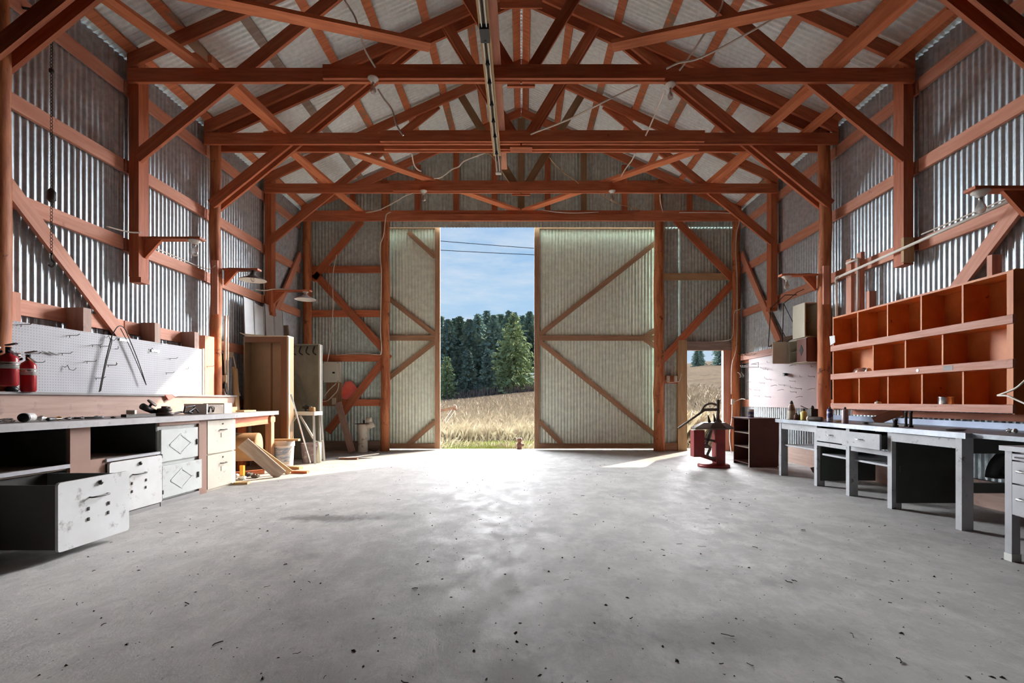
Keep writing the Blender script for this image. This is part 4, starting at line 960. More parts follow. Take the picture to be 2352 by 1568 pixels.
# buckets
def bucket(c, r0, r1, h, mt, name, label):
    c = Vector(c); T = thing(name, label, 'bucket', tuple(c))
    MB().lathe([(r0, 0), (r0 + .004, .01), (r1, h * .80), (r1 + .012, h * .81), (r1 + .012, h * .84), (r1 + .004, h * .85), (r1 + .012, h * .90), (r1 + .004, h * .91), (r1 + .010, h * .97), (r1 + .006, h), (r1 - .006, h), (r0 - .006, .01)], c, 28).build('shell', mt, T, True)
    return T
T = bucket((-3.70, 7.50, 0), .125, .145, .42, 'bucket', 'white_bucket', 'white plastic bucket with blue label and a board on top')
b_ = MB(); cb = Vector((-3.70, 7.50, .10)); pts = []
for k in range(9):
    a = math.radians(-125 + k * 12)
    for z, r in ((0, .134), (.22, .1435)): pts.append((cb.x + r * math.cos(a) * 1.01, cb.y + r * math.sin(a) * 1.01, cb.z + z))
b_.add(pts, [(2 * i, 2 * i + 2, 2 * i + 3, 2 * i + 1) for i in range(8)]).build('printed_label', 'bluelabel', T, True)
MB().tube(smooth_path([(-3.70 + .15, 7.50, .36), (-3.62, 7.36, .22), (-3.70 - .15, 7.5, .36)], 6), .004, 5).build('bail_handle', 'zincpale', T, True)
MB().lathe([(.13, 0), (.132, .06)], (-3.70, 7.5, .001), 28).build('dirty_base', 'dirty', T, True)
tag(MB().cbox((-3.66, 7.46, .435), .42, .09, .03, .06).build('loose_board', 'fresh'), 'short board lying across the white bucket', 'board', 'loose boards')
T = bucket((-3.55, 8.13, 0), .135, .155, .33, 'dirty', 'paint_bucket', 'stained old paint bucket full of wire beside the leaning pipe')
rr = random.Random(4)
for i in range(6):
    a = rr.uniform(0, 6.28); MB().tube([(-3.55 + .05 * math.cos(a), 8.13 + .05 * math.sin(a), .2), (-3.55 + .17 * math.cos(a), 8.13 + .12 * math.sin(a), .34 + .04 * rr.random()), (-3.55 + .26 * math.cos(a), 8.13 + .2 * math.sin(a), .30 + .1 * rr.random())], .005, 5).build('wire_end', 'zincpale', T)
tag(MB().tube([(-3.42, 8.10, .0), (-3.42, 8.10, .34)], .05, 12).build('paper_tube', 'ivory', None, True), 'pale paper tube standing against the paint bucket', 'tube')
# leaning sheets, boards
for i, (a, c_) in enumerate(((7.72, 8.02), (8.03, 8.32), (8.36, 8.66), (8.67, 8.98))):
    z1 = (2.72, 2.68, 2.74, 2.72)[i]; b_ = MB()
    b_.prism([(-4.36, a, .0), (-4.36, c_, .0), (-4.47, c_, z1 - .02), (-4.47, a, z1)], (.006, 0, 0))
    T = tag(b_.build('roofing_panel', 'tin'), ('first', 'second', 'third', 'fourth')[i] + ' pale grey metal panel from the bench, leaning on the corner wall', 'metal panel', 'leaning grey roofing panels')
    for y in (a + .006, c_ - .006): bar((-4.352, y, 0), (-4.462, y, z1 - .01), .012, .018).build('rib', 'tin', T)
plank((-4.30, 9.28, 0.02), (-4.46, 9.05, 2.46), .03, .15, 'grey_wood', 'weathered board leaning in the corner beside the far log post', up=(1, 0, 0))
plank((-3.36, 9.55, .02), (-3.76, 9.88, 1.0), .03, .13, 'plank', 'short brown board leaning on the gable girt by the grey locker', up=(1, 0, .4))
plank((-4.22, 7.14, .90), (-4.42, 7.42, 1.55), .03, .09, 'fresh', 'pale stick leaning on the wall beside the electrical conduit', up=(0, 1, 0))
# breaker panel, outlet
T = thing('breaker_panel', 'beige electrical breaker panel on the gable wall', 'breaker panel', (-3.92, 9.98, 1.4))
yb_ = 9.985
B(-4.05, -3.73, yb_ + .001, yb_ + .03, .93, 1.42).build('backing_board', 'door_wood', T)
B(-4.11, -3.73, yb_ - .09, yb_ + .001, 1.42, 1.84).build('cover', 'panel_grey', T)
D = B(-4.055, -3.79, yb_ - .102, yb_ - .09, 1.475, 1.785).build('door', 'panel_grey', T)
B(-3.88, -3.83, yb_ - .108, yb_ - .102, 1.60, 1.635).build('latch', 'black', D)
for x in (-4.07, -3.77):
    for z in (1.44, 1.82): MB().lathe([(.008, 0), (.008, .004)], (x, yb_ - .091, z), 8, (0, -1, 0)).build('screw', 'iron', T)
tag(B(-3.915, -3.845, yb_ - .04, yb_, .96, 1.10).build('outlet_box', 'beige'), 'beige outlet box on the board under the breaker panel', 'outlet')
# slow moving vehicle sign wedged behind the brace
T = thing('warning_sign', 'fluorescent orange red triangle sign tucked behind the diagonal brace', 'sign', tuple(dp(805, 900, 10.0)))
def poly3(pts, y): return [dp(px, py, y) for px, py in pts]
MB().prism(poly3([(779, 905), (793, 876), (808, 875), (816, 885), (828, 900), (823, 912), (790, 917)], 10.015), (0, -.004, 0)).build('reflector_border', 'smv_edge', T)
MB().prism(poly3([(784, 905), (796, 879), (806, 878), (812, 886), (806, 898), (788, 912)], 10.010), (0, -.004, 0)).build('centre_panel', 'smv', T)
# white pipe stand
c = Vector((-3.20, 9.72, 0))
T = thing('pipe_stand', 'dirty white standing pipe with a side spout by the door post', 'pipe', tuple(c))
MB().lathe([(.092, 0), (.094, .02), (.092, .40), (.108, .41), (.108, .56), (.10, .57)], c, 22).build('pipe', 'stone', T, True)
MB().lathe([(.055, 0), (.06, .1), (.075, .19)], c + Vector((.04, 0, .48)), 16, (.85, 0, .5)).build('side_spout', 'stone', T, True)
MB().box(c.x - .13, c.x + .14, c.y - .09, c.y + .09, .57, .582).build('plate', 'rust', T)
MB().lathe([(.06, 0), (.062, .10), (.05, .11)], c + Vector((.07, 0, .64)), 16, (1, 0, .05)).build('cup', 'stone', T, True)
MB().lathe([(.02, 0), (.02, .07)], c + Vector((.02, 0, .58)), 10).build('neck', 'iron', T)
MB().tube(smooth_path([c + Vector((.10, .05, .06)), c + Vector((.22, .10, .01)), c + Vector((.33, .14, .10))], 5), .006, 5).build('cord', 'black', T)
T = thing('broken_board', 'broken cardboard strip lying on the sunlit floor by the door', 'board', (-3.0, 8.7, 0))
MB().prism([(-3.25, 8.55, .012), (-2.95, 8.62, .02), (-2.66, 8.75, .07), (-2.60, 8.80, .07), (-2.66, 8.88, .06), (-3.0, 8.80, .015), (-3.3, 8.7, .01)], (0, 0, .012)).build('strip', 'paper', T)
MB().box(-3.22, -2.9, 8.5, 8.56, 0, .03).build('dark_edge', 'rust', T)
# ------------------------------------------------------------------ right side: bin shelf
SX0, SX1 = 4.15, 4.40
T = thing('bin_shelf', 'large orange plywood bin shelf with three rows on the wall', 'shelf', (4.3, 5.2, .92))
YN, YFAR = 4.05, 6.40
B(SX1, SX1 + .012, YN + .02, YFAR, .94, 2.15).build('back_panel', 'shelf', T)
rows = [(1.72, 2.135), (1.345, 1.70), (.965, 1.32)]
for z in (2.135, 1.70, 1.325, .945): B(SX0 + .01, SX1, YN + .021, YFAR, z, z + .02).build('shelf_board', 'shelf', T)
B(SX0 + .01, SX1 + .012, YN, YN + .02, .93, 2.16).build('side_panel', 'shelf', T); B(SX0 + .01, SX1 + .012, YFAR, YFAR + .02, .93, 2.16).build('side_panel', 'shelf', T)
def yx(px): return SX0 * F / (px - CX)
for (z0, z1), xs in zip(rows, ((1968, 2036, 2113, 2208), (2003, 2077, 2162), (1971, 2037, 2115, 2209))):
    for px in xs:
        y = yx(px); B(SX0 + .012, SX1, y - .009, y + .009, z0, z1).build('divider', 'shelf', T)
for z in (1.70, 1.325, .94): B(SX0 - .018, SX0 + .008, YN - .01, YFAR + .02, z, z + .072).build('lip', 'lip', T)
for (z0, z1) in ((1.775, 2.15), (1.40, 1.695), (1.015, 1.32)): B(SX0 - .008, SX0 + .009, YN - .005, YN + .05, z0, z1).build('end_strip', 'shelf', T)
MB().lathe([(.016, 0), (.016, .005)], (SX0 - .018, yx(2112), 1.36), 14, (-1, 0, 0)).build('round_badge', 'porcelain', T)
y = yx(2182); B(SX0 - .020, SX0 - .018, y - .05, y + .05, 1.34, 1.385).build('tape_label', 'wtop', T)
# knot holes and contents
T = thing('glass_jar', 'clear glass jar lying in the middle row of the bin shelf', 'jar', (4.26, yx(1952), 1.345))
MB().lathe([(.05, 0), (.055, .01), (.055, .12), (.04, .145), (.04, .16)], (4.23, yx(1952), 1.40), 16, (.2, -1, 0)).build('jar_body', 'jar', T, True)
MB().lathe([(.044, 0), (.044, .02)], (4.262, yx(1952) - .158, 1.40), 16, (.2, -1, 0)).build('lid', 'zincpale', T)
crumple('rag', (4.24, yx(1977), 1.345), .04, 'cobweb', 'grey rag beside the glass jar', 'rag', 61, .4)
crumple('dusty_lump', (4.27, yx(1942), 1.72), .05, 'cardboard', 'brown dusty lump in the top row of the bin shelf', 'lump', 62, .4)
T = thing('tin_can', 'wide silver tin can in the bottom row of the bin shelf', 'can', (4.24, yx(2152), .965))
MB().lathe([(.062, 0), (.064, .004), (.062, .008), (.062, .110), (.065, .114), (.065, .12), (.055, .12), (.055, .01)], (4.24, yx(2152) , .965), 24).build('can_body', 'chrome', T, True)
T = thing('small_tin', 'small white tin with a screw top in the bottom row of the bin shelf', 'tin', (4.22, yx(2003), .965))
MB().lathe([(.034, 0), (.034, .062), (.022, .07)], (4.22, yx(2003), .965), 16).build('tin_body', 'ivory', T, True)
MB().lathe([(.013, 0), (.013, .014)], (4.22, yx(2003), 1.035), 10).build('cap', 'iron', T)
for i, (px, z, lb) in enumerate(((2093, .965, 'small dark bits in the bottom row beside the tin can'), (1999, 1.72, 'small dark bits in the top row of the bin shelf'), (2205, 1.72, 'dark scrap at a divider foot in the top row of the bin shelf'))):
    crumple('scrap_bits', (4.30, yx(px) + .05, z), .03, 'rust', lb, 'scrap', 70 + i, .6)
tag(MB().prism([sw(1905, 772, 4.12), sw(1917, 770, 4.12), sw(1918, 786, 4.12), sw(1907, 793, 4.12)], (.004, 0, 0)).build('paper_note', 'paper'), 'white paper note stuck on the far end of the bin shelf', 'paper')
for i, (y, lb) in enumerate(((6.02, 'short timber block on top of the far end of the bin shelf'), (4.45, 'short timber block on top of the near end of the bin shelf'))):
    tag(B(4.36, 4.45, y, y + .05, 2.156, 2.42 if i == 0 else 2.40).build('cleat_block', 'girt'), lb, 'block')
tag(B(4.42, 4.47, 6.44, 6.54, 2.0, 2.95).build('wall_stud', 'girt'), 'short timber upright between the log post and the second upright above the bin shelf', 'stud')
tag(B(4.42, 4.47, 6.25, 6.34, 2.0, 2.98).build('wall_stud', 'girt'), 'short timber upright beside the vertical conduit above the bin shelf', 'stud')
T = thing('shelf_prop', 'small slanted bracket under the bin shelf', 'bracket', (4.35, 5.6, .8))
bar((4.20, 5.72, .80), (4.40, 5.55, .93), .03, .10).build('prop', 'girt', T)
B(4.41, 4.44, 4.05, 6.4, .86, .925).build('ledger', 'red', T)

# ------------------------------------------------------------------ right workbench
BX = 3.60
T = thing('workbench', 'long grey chipped workbench with zinc top under the bin shelf', 'workbench', (3.95, 5.3, 0))
poly = [(3.555, 3.84), (3.60, 6.78), (4.36, 6.78), (4.36, 3.84)]
MB().prism([(x, y, .75) for x, y in poly], (0, 0, .036)).build('worktop', 'zinc', T)
MB().prism([(3.553, 3.83, .742), (3.598, 6.785, .742), (3.585, 6.785, .742), (3.54, 3.83, .742)], (0, 0, .048)).build('worktop_edge', 'zinc', T)
B(4.36, 4.375, 3.5, 6.85, .75, .845).build('backsplash', 'zincback', T)
B(3.6, 4.36, 3.40, 3.835, .75, .786).build('worktop', 'zinc', T)
def leg(y, x=BX, w_=.055, d_=.095): B(x - .02, x - .02 + d_, y - w_ / 2, y + w_ / 2, 0, .745).build('leg', 'greyp', T)
for y, x in ((6.72, 3.64), (5.91, 3.64), (5.30, 3.62), (4.67, 3.60), (3.90, 3.57)): leg(y, x)
for y in (6.72, 5.30, 3.90): B(4.24, 4.33, y - .03, y + .03, 0, .745).build('leg', 'greyp', T)
for y0, y1, x in ((5.94, 6.69, 3.625), (3.93, 4.64, 3.575)): B(x, x + .03, y0, y1, .655, .735).build('apron', 'greyp', T)
for y0, y1 in ((5.33, 5.88), (4.70, 5.27)): B(3.61, 3.64, y0, y1, .50, .545).build('apron', 'greyp', T)
B(3.60, 4.3, 3.88, 3.92, .62, .74).build('end_apron', 'dkgreen', T)
B(3.62, 4.3, 3.88, 3.92, .30, .38).build('stretcher', 'dkgreen', T)
B(3.66, 4.32, 5.86, 5.88, .07, .74).build('divider_panel', 'dkgreen', T)
B(3.62, 4.28, 4.63, 4.65, .06, .74).build('divider_panel', 'dkgreen', T)
B(3.63, 3.66, 4.60, 4.615, .36, .42).build('panel_cleat', 'dkgreen', T)
B(3.67, 4.30, 5.95, 6.69, .42, .44).build('shelf_board', 'greyp', T)
B(3.66, 4.30, 5.33, 5.84, .385, .405).build('shelf_board', 'greyp', T)
B(3.66, 4.30, 4.68, 5.27, .385, .405).build('shelf_board', 'greyp', T)
for y0, y1, x, o in ((5.335, 5.88, 3.605, 0), (4.72, 5.275, 3.52, 1)):
    D = B(x, x + .018, y0, y1, .56, .715).build('drawer', 'greyp', T)
    D['label'] = ('closed grey drawer', 'grey drawer slid part way out')[o]
    MB().box(x + .019, x + .5, y0 + .01, y0 + .02, .57, .70).box(x + .019, x + .5, y1 - .02, y1 - .01, .57, .70).box(x + .019, x + .5, y0 + .02, y1 - .02, .565, .575).build('drawer_box', 'dkgreen', D)
    bar_handle(x, (y0 + y1) / 2 - .04, (y0 + y1) / 2 + .04, .645, D, 'chrome', .006, -1)

# things on the right worktop
RZ = .786
def onr(px, X): Y = X * F / (px - CX); return Vector((X, Y, RZ))
c = onr(1818, 3.72)
T = thing('squeeze_bottle', 'tall stained squeeze bottle with black cap at the far bench end', 'bottle', tuple(c))
MB().lathe([(.046, 0), (.05, .01), (.05, .13), (.035, .18), (.024, .215)], c, 16).build('bottle_body', 'tan', T, True)
MB().lathe([(.024, 0), (.02, .02), (.008, .045)], c + Vector((0, 0, .215)), 12).build('cap', 'iron', T, True)
for i, (px, X, r, h, mt, lb) in enumerate(((1829, 3.70, .03, .09, 'maroon', 'short dark brown bottle beside the squeeze bottle'), (1836, 3.76, .024, .075, 'iron', 'tiny dark bottle behind the yellow bottle'))):
    c = onr(px, X); T = thing('small_bottle', lb, 'bottle', tuple(c))
    MB().lathe([(r, 0), (r, h * .7), (r * .5, h * .85)], c, 14).build('bottle_body', mt, T, True); MB().lathe([(r * .45, 0), (r * .4, h * .18)], c + Vector((0, 0, h * .85)), 10).build('cap', 'black', T)
c = onr(1846, 3.72); T = thing('yellow_bottle', 'yellow plastic bottle with dark cap on the far bench end', 'bottle', tuple(c))
MB().lathe([(.035, 0), (.038, .01), (.038, .10), (.02, .125)], c, 16).build('bottle_body', 'yellow', T, True); MB().lathe([(.018, 0), (.016, .03)], c + Vector((0, 0, .125)), 10).build('cap', 'iron', T)
c = onr(1866, 3.86); T = thing('oil_can', 'black rectangular oil can with a thin spout on the bench', 'oil can', tuple(c))
MB().box(c.x - .045, c.x + .045, c.y - .05, c.y + .05, RZ, RZ + .15).build('can_body', 'iron', T)
MB().lathe([(.02, 0), (.018, .03), (.006, .045)], c + Vector((0, 0, .15)), 10).build('cap', 'iron', T, True)
MB().tube([c + Vector((-.03, .02, .14)), c + Vector((-.12, .06, .19))], .005, 6).build('spout', 'iron', T)
c = onr(1856, 3.64); T = thing('lying_tube', 'dark tube lying across the far bench end with a pale end', 'tube', tuple(c))
MB().lathe([(.028, 0), (.03, .01), (.03, .17), (.026, .18)], c + Vector((0, 0, .03)), 16, (.45, -.9, 0)).build('tube_body', 'machine_iron', T, True)
MB().lathe([(.031, -.004), (.031, .02)], c + Vector((0, 0, .03)), 16, (.45, -.9, 0)).build('end_cap', 'pvc', T, True)
def spray(px, X, mt, name, label, h=.17):
    c = onr(px, X); T = thing(name, label, 'spray can', tuple(c))
    MB().lathe([(.031, 0), (.033, .006), (.033, h * .86), (.024, h * .94), (.018, h * .96)], c, 18).build('can_body', mt, T, True)
    MB().lathe([(.012, 0), (.012, .015), (.006, .025)], c + Vector((0, 0, h * .96)), 10).build('nozzle', 'iron', T, True)
spray(1906, 3.74, 'blue', 'spray_can', 'blue and white spray can on the bench below the bin shelf')
spray(1941, 3.68, 'mauve', 'spray_can', 'grey pink spray can nearer than the blue one on the bench')
for i, (px, X, r, h, lb) in enumerate(((2056, 3.70, .018, .075, 'short dark peg standing on the bench'), (2081, 3.86, .012, .15, 'first tall dark bolt standing on the bench'), (2092, 3.80, .013, .155, 'second tall dark bolt standing nearer on the bench'))):
    c = onr(px, X); T = thing('steel_bolt', lb, 'bolt', tuple(c))
    MB().lathe([(r * 1.6, 0), (r * 1.6, .02), (r, .022), (r, h - .012)], c, 12).build('shank', 'iron', T, True); MB().lathe([(r * 1.35, 0), (r * 1.35, .014)], c + Vector((0, 0, h - .012)), 6).build('head', 'iron', T)
tag(MB().cbox(onr(2030, 3.86) + Vector((0, 0, .012)), .05, .55, .022, .1).build('flat_iron_bar', 'iron'), 'dark flat iron bar lying on the bench', 'bar')
crumple('foil_sheet', onr(2190, 3.78), .10, 'wtop', 'crumpled dirty sheet at the near end of the right bench', 'sheet', 81, .12)
crumple('knob', onr(2317, 3.95) , .022, 'zincpale', 'first small metal knob at the near bench end', 'knob', 82, .9)
crumple('knob', onr(2331, 3.95), .022, 'zincpale', 'second small metal knob at the near bench end', 'knob', 83, .9)
crumple('brown_sack', (4.05, 6.35, 0), .22, 'maroon', 'dark brown sack lying on the floor under the far bench end', 'sack', 84, .6)
crumple('small_rag', onr(1925, 3.86), .035, 'yellow', 'dirty yellow rag between the spray cans', 'rag', 85, .3)
# curved fenders stored under the bench
def fender(c, R, w_, a0, a1, label, mt, spokes=False):
    T = thing('curved_fender', label, 'fender', tuple(c)); b_ = MB(); n = 16; vs = []
    for i in range(n + 1):
        a = math.radians(a0 + (a1 - a0) * i / n)
        for r, y in ((R, -w_ / 2), (R + .02, -w_ / 4), (R + .02, w_ / 4), (R, w_ / 2), (R - .10, w_ / 2), (R - .10, -w_ / 2)):
            vs.append(Vector(c) + Vector((y, -r * math.cos(a), r * math.sin(a))))
    fs = [(i * 6 + j, i * 6 + (j + 1) % 6, (i + 1) * 6 + (j + 1) % 6, (i + 1) * 6 + j) for i in range(n) for j in range(6)] + [(5, 4, 3, 2, 1, 0), tuple(n * 6 + k for k in range(6))]
    b_.add(vs, fs).build('arch', mt, T, True)
    if spokes: MB().tube([Vector(c) + Vector((0, R - .1, .02)), Vector(c) + Vector((0, -R + .1, .02))], .015, 6).build('stay', mt, T)
fender((4.40, 4.22, .33), .29, .10, 0, 180, 'dark curved fender hanging behind the near bench leg', 'rubber', True)
fender((4.15, 6.2, .50), .27, .08, 40, 150, 'thin curved metal arch under the far bench shelf', 'steel')
# grey steel desk at the frame edge
T = thing('steel_desk', 'grey steel desk cut off by the frame edge', 'desk', (3.5, 2.6, 0))
B(3.165, 3.95, 1.75, 3.185, .72, .752).build('desk_top', 'steel', T)
B(3.21, 3.93, 1.77, 3.165, .30, .72).build('pedestal', 'steel', T)
for x, y in ((3.19, 3.125), (3.88, 3.125), (3.19, 1.77), (3.88, 1.77)): 
    B(x, x + .055, y, y + .045, 0, .72 if x < 3.5 else .30).build('leg', 'steel', T)
for z0, z1 in ((.665, .705), (.515, .655), (.31, .505)):
    D = B(3.185, 3.209, 1.9, 3.118, z0, z1).build('drawer', 'steel', T)
    if z1 - z0 > .1: bar_handle(3.185, 2.98, 3.07, (z0 + z1) / 2 + .01, D, 'chrome', .008, -1)
    else: B(3.180, 3.185, 1.95, 3.10, z0 + .012, z0 + .022).build('groove', 'iron', D)
B(3.186, 3.25, 3.121, 3.172, 0, .05).build('leg_shoe', 'zincpale', T)

# ------------------------------------------------------------------ tire changer
c = Vector((3.03, 7.62, 0))
T = thing('tire_changer', 'dark red manual tire changer with long lever near the small doorway', 'tire changer', tuple(c))
MB().lathe([(.24, 0), (.245, .03), (.22, .05), (.10, .06)], c + Vector((.02, 0, 0)), 24).build('base', 'tyre_red', T, True)
MB().box(c.x + .03, c.x + .17, c.y - .09, c.y + .09, .05, .66).build('column', 'tyre_red', T)
MB().box(c.x - .32, c.x - .15, c.y - .08, c.y + .08, .16, .58).build('side_box', 'tyre_red', T)
MB().bar(c + Vector((-.24, 0, .20)), c + Vector((.06, 0, .10)), .12, .06).build('foot_arm', 'tyre_red', T)
MB().bar(c + Vector((-.20, 0, .46)), c + Vector((.05, 0, .40)), .05, .035).build('link_arm', 'machine_iron', T)
MB().bar(c + Vector((-.12, 0, .30)), c + Vector((-.02, 0, .58)), .05, .035).build('link_arm', 'machine_iron', T)
MB().tube(smooth_path([c + Vector((-.14, -.05, .36)), c + Vector((-.06, -.06, .30)), c + Vector((-.10, -.06, .18)), c + Vector((.0, -.06, .14)), c + Vector((.08, -.06, .17))], 5), .022, 8).build('shoe_arm', 'machine_iron', T, True)
oc = [(math.cos(math.radians(22.5 + 45 * k)), math.sin(math.radians(22.5 + 45 * k))) for k in range(8)]
MB().prism([(c.x - .0 + .33 * a, c.y + .26 * b__, .60) for a, b__ in oc], (0, 0, .02)).add([(c.x + .33 * a, c.y + .26 * b__, .62) for a, b__ in oc] + [(c.x + .02 + .18 * a, c.y + .15 * b__, .70) for a, b__ in oc], [(i, (i + 1) % 8, 8 + (i + 1) % 8, 8 + i) for i in range(8)] + [tuple(range(8, 16))]).build('table', 'machine_iron', T)
MB().tube([c + Vector((.09, 0, .66)), c + Vector((.09, 0, 1.06))], .027, 12).build('centre_post', 'machine_iron', T, True)
MB().lathe([(.07, 0), (.05, .03), (.03, .05)], c + Vector((.09, 0, .70)), 14).build('collar', 'machine_iron', T, True)
for dx, dz in ((-.06, .13), (.03, .15)): MB().tube([c + Vector((dx + .02, 0, .69)), c + Vector((dx - .01, 0, .69 + dz))], .02, 8, [.028, .006]).build('cone', 'iron', T, True)
MB().tube([c + Vector((-.56, -.06, .61)), c + Vector((-.22, -.05, .84)), c + Vector((-.14, -.05, .90)), c + Vector((.09, -.04, .905))], .018, 8, [.016, .018, .024, .022]).build('lever', 'machine_iron', T, True)
MB().tube(smooth_path([c + Vector((-.20, -.05, .86)), c + Vector((-.14, -.05, .96)), c + Vector((-.04, -.05, 1.0)), c + Vector((.05, -.05, .975))], 4), .016, 8, None).build('hook', 'machine_iron', T, True)

# small dark shelf unit
T = thing('shelf_unit', 'small dark maroon open shelf unit standing by the far bench end', 'shelf', (3.8, 7.8, 0))
B(3.58, 4.02, 7.53, 7.55, 0, .75).build('side_panel', 'maroon', T); B(3.58, 4.02, 8.08, 8.10, 0, .75).build('side_panel', 'maroon', T)
B(3.56, 4.04, 7.50, 8.12, .75, .77).build('top_board', 'maroon', T); B(4.02, 4.035, 7.53, 8.10, .02, .75).build('back_panel', 'maroon', T)
for z in (.04, .29, .52): B(3.585, 4.02, 7.55, 8.08, z, z + .018).build('shelf_board', 'grey_wood' if z > .1 else 'maroon', T)
B(3.572, 3.58, 7.53, 7.55, 0, .75).build('edge_strip', 'ivory', T)
B(4.04, 4.06, 7.52, 7.60, .25, .72).build('back_slat', 'red', T)
c = Vector((3.76, 7.86, .77)); T = thing('paint_tin', 'blue and grey paint tin on the dark shelf unit', 'tin', tuple(c))
MB().lathe([(.045, 0), (.047, .004), (.045, .008), (.045, .125), (.048, .13), (.04, .132)], c, 18).build('tin_body', 'blue', T, True)
MB().lathe([(.0455, 0), (.0455, .035)], c + Vector((0, 0, .09)), 18).build('label_band', 'stone', T, True)

# ------------------------------------------------------------------ pink pegboard, cabinets, wire rack
T = thing('pegboard', 'pink pegboard on the far right wall, hung with wire hooks', 'pegboard', (4.5, 8.3, .93))
b_ = MB(); b_.off = Vector((0, 0, 0)); vs = [(x, y, z) for x in (4.507, 4.50) for y, z in ((7.12, .925), (9.50, .925), (9.50, 1.95), (7.12, 1.95))]
b_.add(vs, [(3, 2, 1, 0), (4, 5, 6, 7), (0, 1, 5, 4), (1, 2, 6, 5), (2, 3, 7, 6), (3, 0, 4, 7)]); b_.build('board', 'peg_pink', T)
B(4.475, 4.50, 7.12, 9.80, 1.86, 1.98).build('top_batten', 'lip', T)
HR = 'single bent wire hook on the pink pegboard'
rh = random.Random(12)
pts_r = [(1760, 845), (1766, 832), (1765, 848), (1828, 838), (1812, 858), (1760, 868), (1772, 871), (1725, 877), (1757, 879), (1842, 865), (1828, 875), (1784, 885), (1803, 884), (1726, 894), (1746, 896), (1800, 895), (1842, 892), (1820, 890), (1771, 911), (1843, 911), (1745, 909), (1868, 842), (1872, 864), (1872, 893), (1790, 820), (1805, 860), (1830, 900), (1742, 812)]
for i, (px, py) in enumerate(pts_r):
    peg_hook(sw(px, py, 4.499), -1, (0, 3, 0, 2)[i % 4], HR, 'wire hooks on the pink pegboard')
T = thing('hook_bundle', 'bundle of loose wire hooks hung at the far end of the pink pegboard', 'hooks', tuple(sw(1712, 815, 4.46)))
for i in range(7): p = sw(1704 + i * 4, 812 + (i % 3) * 2, 4.47); MB().tube([p, p + Vector((-.10, -.05, -.01)), p + Vector((-.12, -.05, .02))], .004, 5).build('wire_hook', 'iron', T)
T = thing('pipe_hanger', 'long wire hanger with small rings at the corner of the pink pegboard', 'hanger', tuple(sw(1720, 840, 4.46)))
MB().tube([sw(1702, 843, 4.40), sw(1742, 843, 4.40), sw(1742, 832, 4.40), sw(1725, 836, 4.40)], .005, 5).build('wire', 'iron', T)
for i in range(4): p = sw(1702 + i * 5, 840, 4.40); MB().lathe([(.014, -.003), (.014, .003)], p, 10, (0, 1, 0)).build('ring', 'zincpale', T)
MB().tube([sw(1725, 836, 4.40), Vector((4.50, 9.2, sw(1725, 836, 4.40).z))], .005, 5).build('wire', 'iron', T)
T = thing('dark_holder', 'small black holder clipped to the pink pegboard', 'holder', tuple(sw(1803, 860, 4.46)))
p = sw(1803, 860, 4.46); MB().cbox(p, .05, .06, .05).build('clip', 'black', T); MB().tube([p, p + Vector((-.05, -.14, -.03))], .006, 5).build('rod', 'iron', T)

def wall_cabinet(y0, y1, x0, x1, z0, z1, m_side, m_in, name, label):
    T = thing(name, label, 'cabinet', ((x0 + x1) / 2, (y0 + y1) / 2, z0)); th = .014
    B(x1 - th, x1, y0, y1, z0, z1).build('back_panel', m_in, T)
    B(x0, x1 - th, y0, y0 + th, z0, z1).build('side_panel', m_side, T); B(x0, x1 - th, y1 - th, y1, z0, z1).build('side_panel', m_in, T)
    B(x0, x1 - th, y0 + th, y1 - th, z0, z0 + th).build('bottom_panel', m_in, T); B(x0, x1 - th, y0 + th, y1 - th, z1 - th, z1).build('top_panel', m_in, T)
    zc = (z0 + z1) / 2; B(x0 + .02, x1 - th, y0 + th, y1 - th, zc - .006, zc + .006).build('shelf_board', m_in, T)
    return T
T = thing('wall_cabinet', 'upper ivory box cabinet with green side, open towards the room', 'cabinet', (4.34, 7.3, 1.99))
B(4.20, 4.46, 7.42, 7.435, 1.99, 2.50).build('back_panel', 'ivory', T); B(4.20, 4.214, 7.12, 7.42, 1.99, 2.50).build('side_panel', 'ivory', T)
B(4.435, 4.46, 7.11, 7.42, 1.99, 2.50).build('side_panel', 'greenp', T); B(4.214, 4.435, 7.12, 7.42, 2.486, 2.50).build('top_panel', 'ivory', T)
B(4.214, 4.435, 7.12, 7.42, 1.99, 2.004).build('bottom_panel', 'ivory', T); B(4.214, 4.435, 7.30, 7.42, 2.235, 2.247).build('shelf_board', 'ivory', T); B(4.40, 4.412, 7.12, 7.42, 2.004, 2.486).build('inner_strip', 'ivory', T)
T = wall_cabinet(7.08, 7.56, 4.22, 4.46, 1.62, 1.98, 'maroon_wood', 'ivory', 'wall_cabinet', 'lower ivory wall cabinet with one brown diamond door')
D = B(4.204, 4.22, 7.09, 7.33, 1.63, 1.97).build('door', 'maroon_wood', T)
MB().prism([(4.2035, 7.21 - .05, 1.80), (4.2035, 7.21, 1.88), (4.2035, 7.21 + .05, 1.80), (4.2035, 7.21, 1.72)], (-.004, 0, 0)).build('diamond', 'black', D)
MB().lathe([(.010, 0), (.012, .012)], (4.204, 7.31, 1.80), 8, (-1, 0, 0)).build('knob', 'chrome', D)
D = B(3.955, 4.215, 7.555, 7.571, 1.625, 1.965).build('door', 'ivory', T)
b_ = MB(); b_.box(3.975, 4.195, 7.549, 7.555, 1.645, 1.657).box(3.975, 4.195, 7.549, 7.555, 1.933, 1.945).box(3.975, 3.987, 7.549, 7.555, 1.657, 1.933).box(4.183, 4.195, 7.549, 7.555, 1.657, 1.933); b_.build('panel_moulding', 'ivory', D)
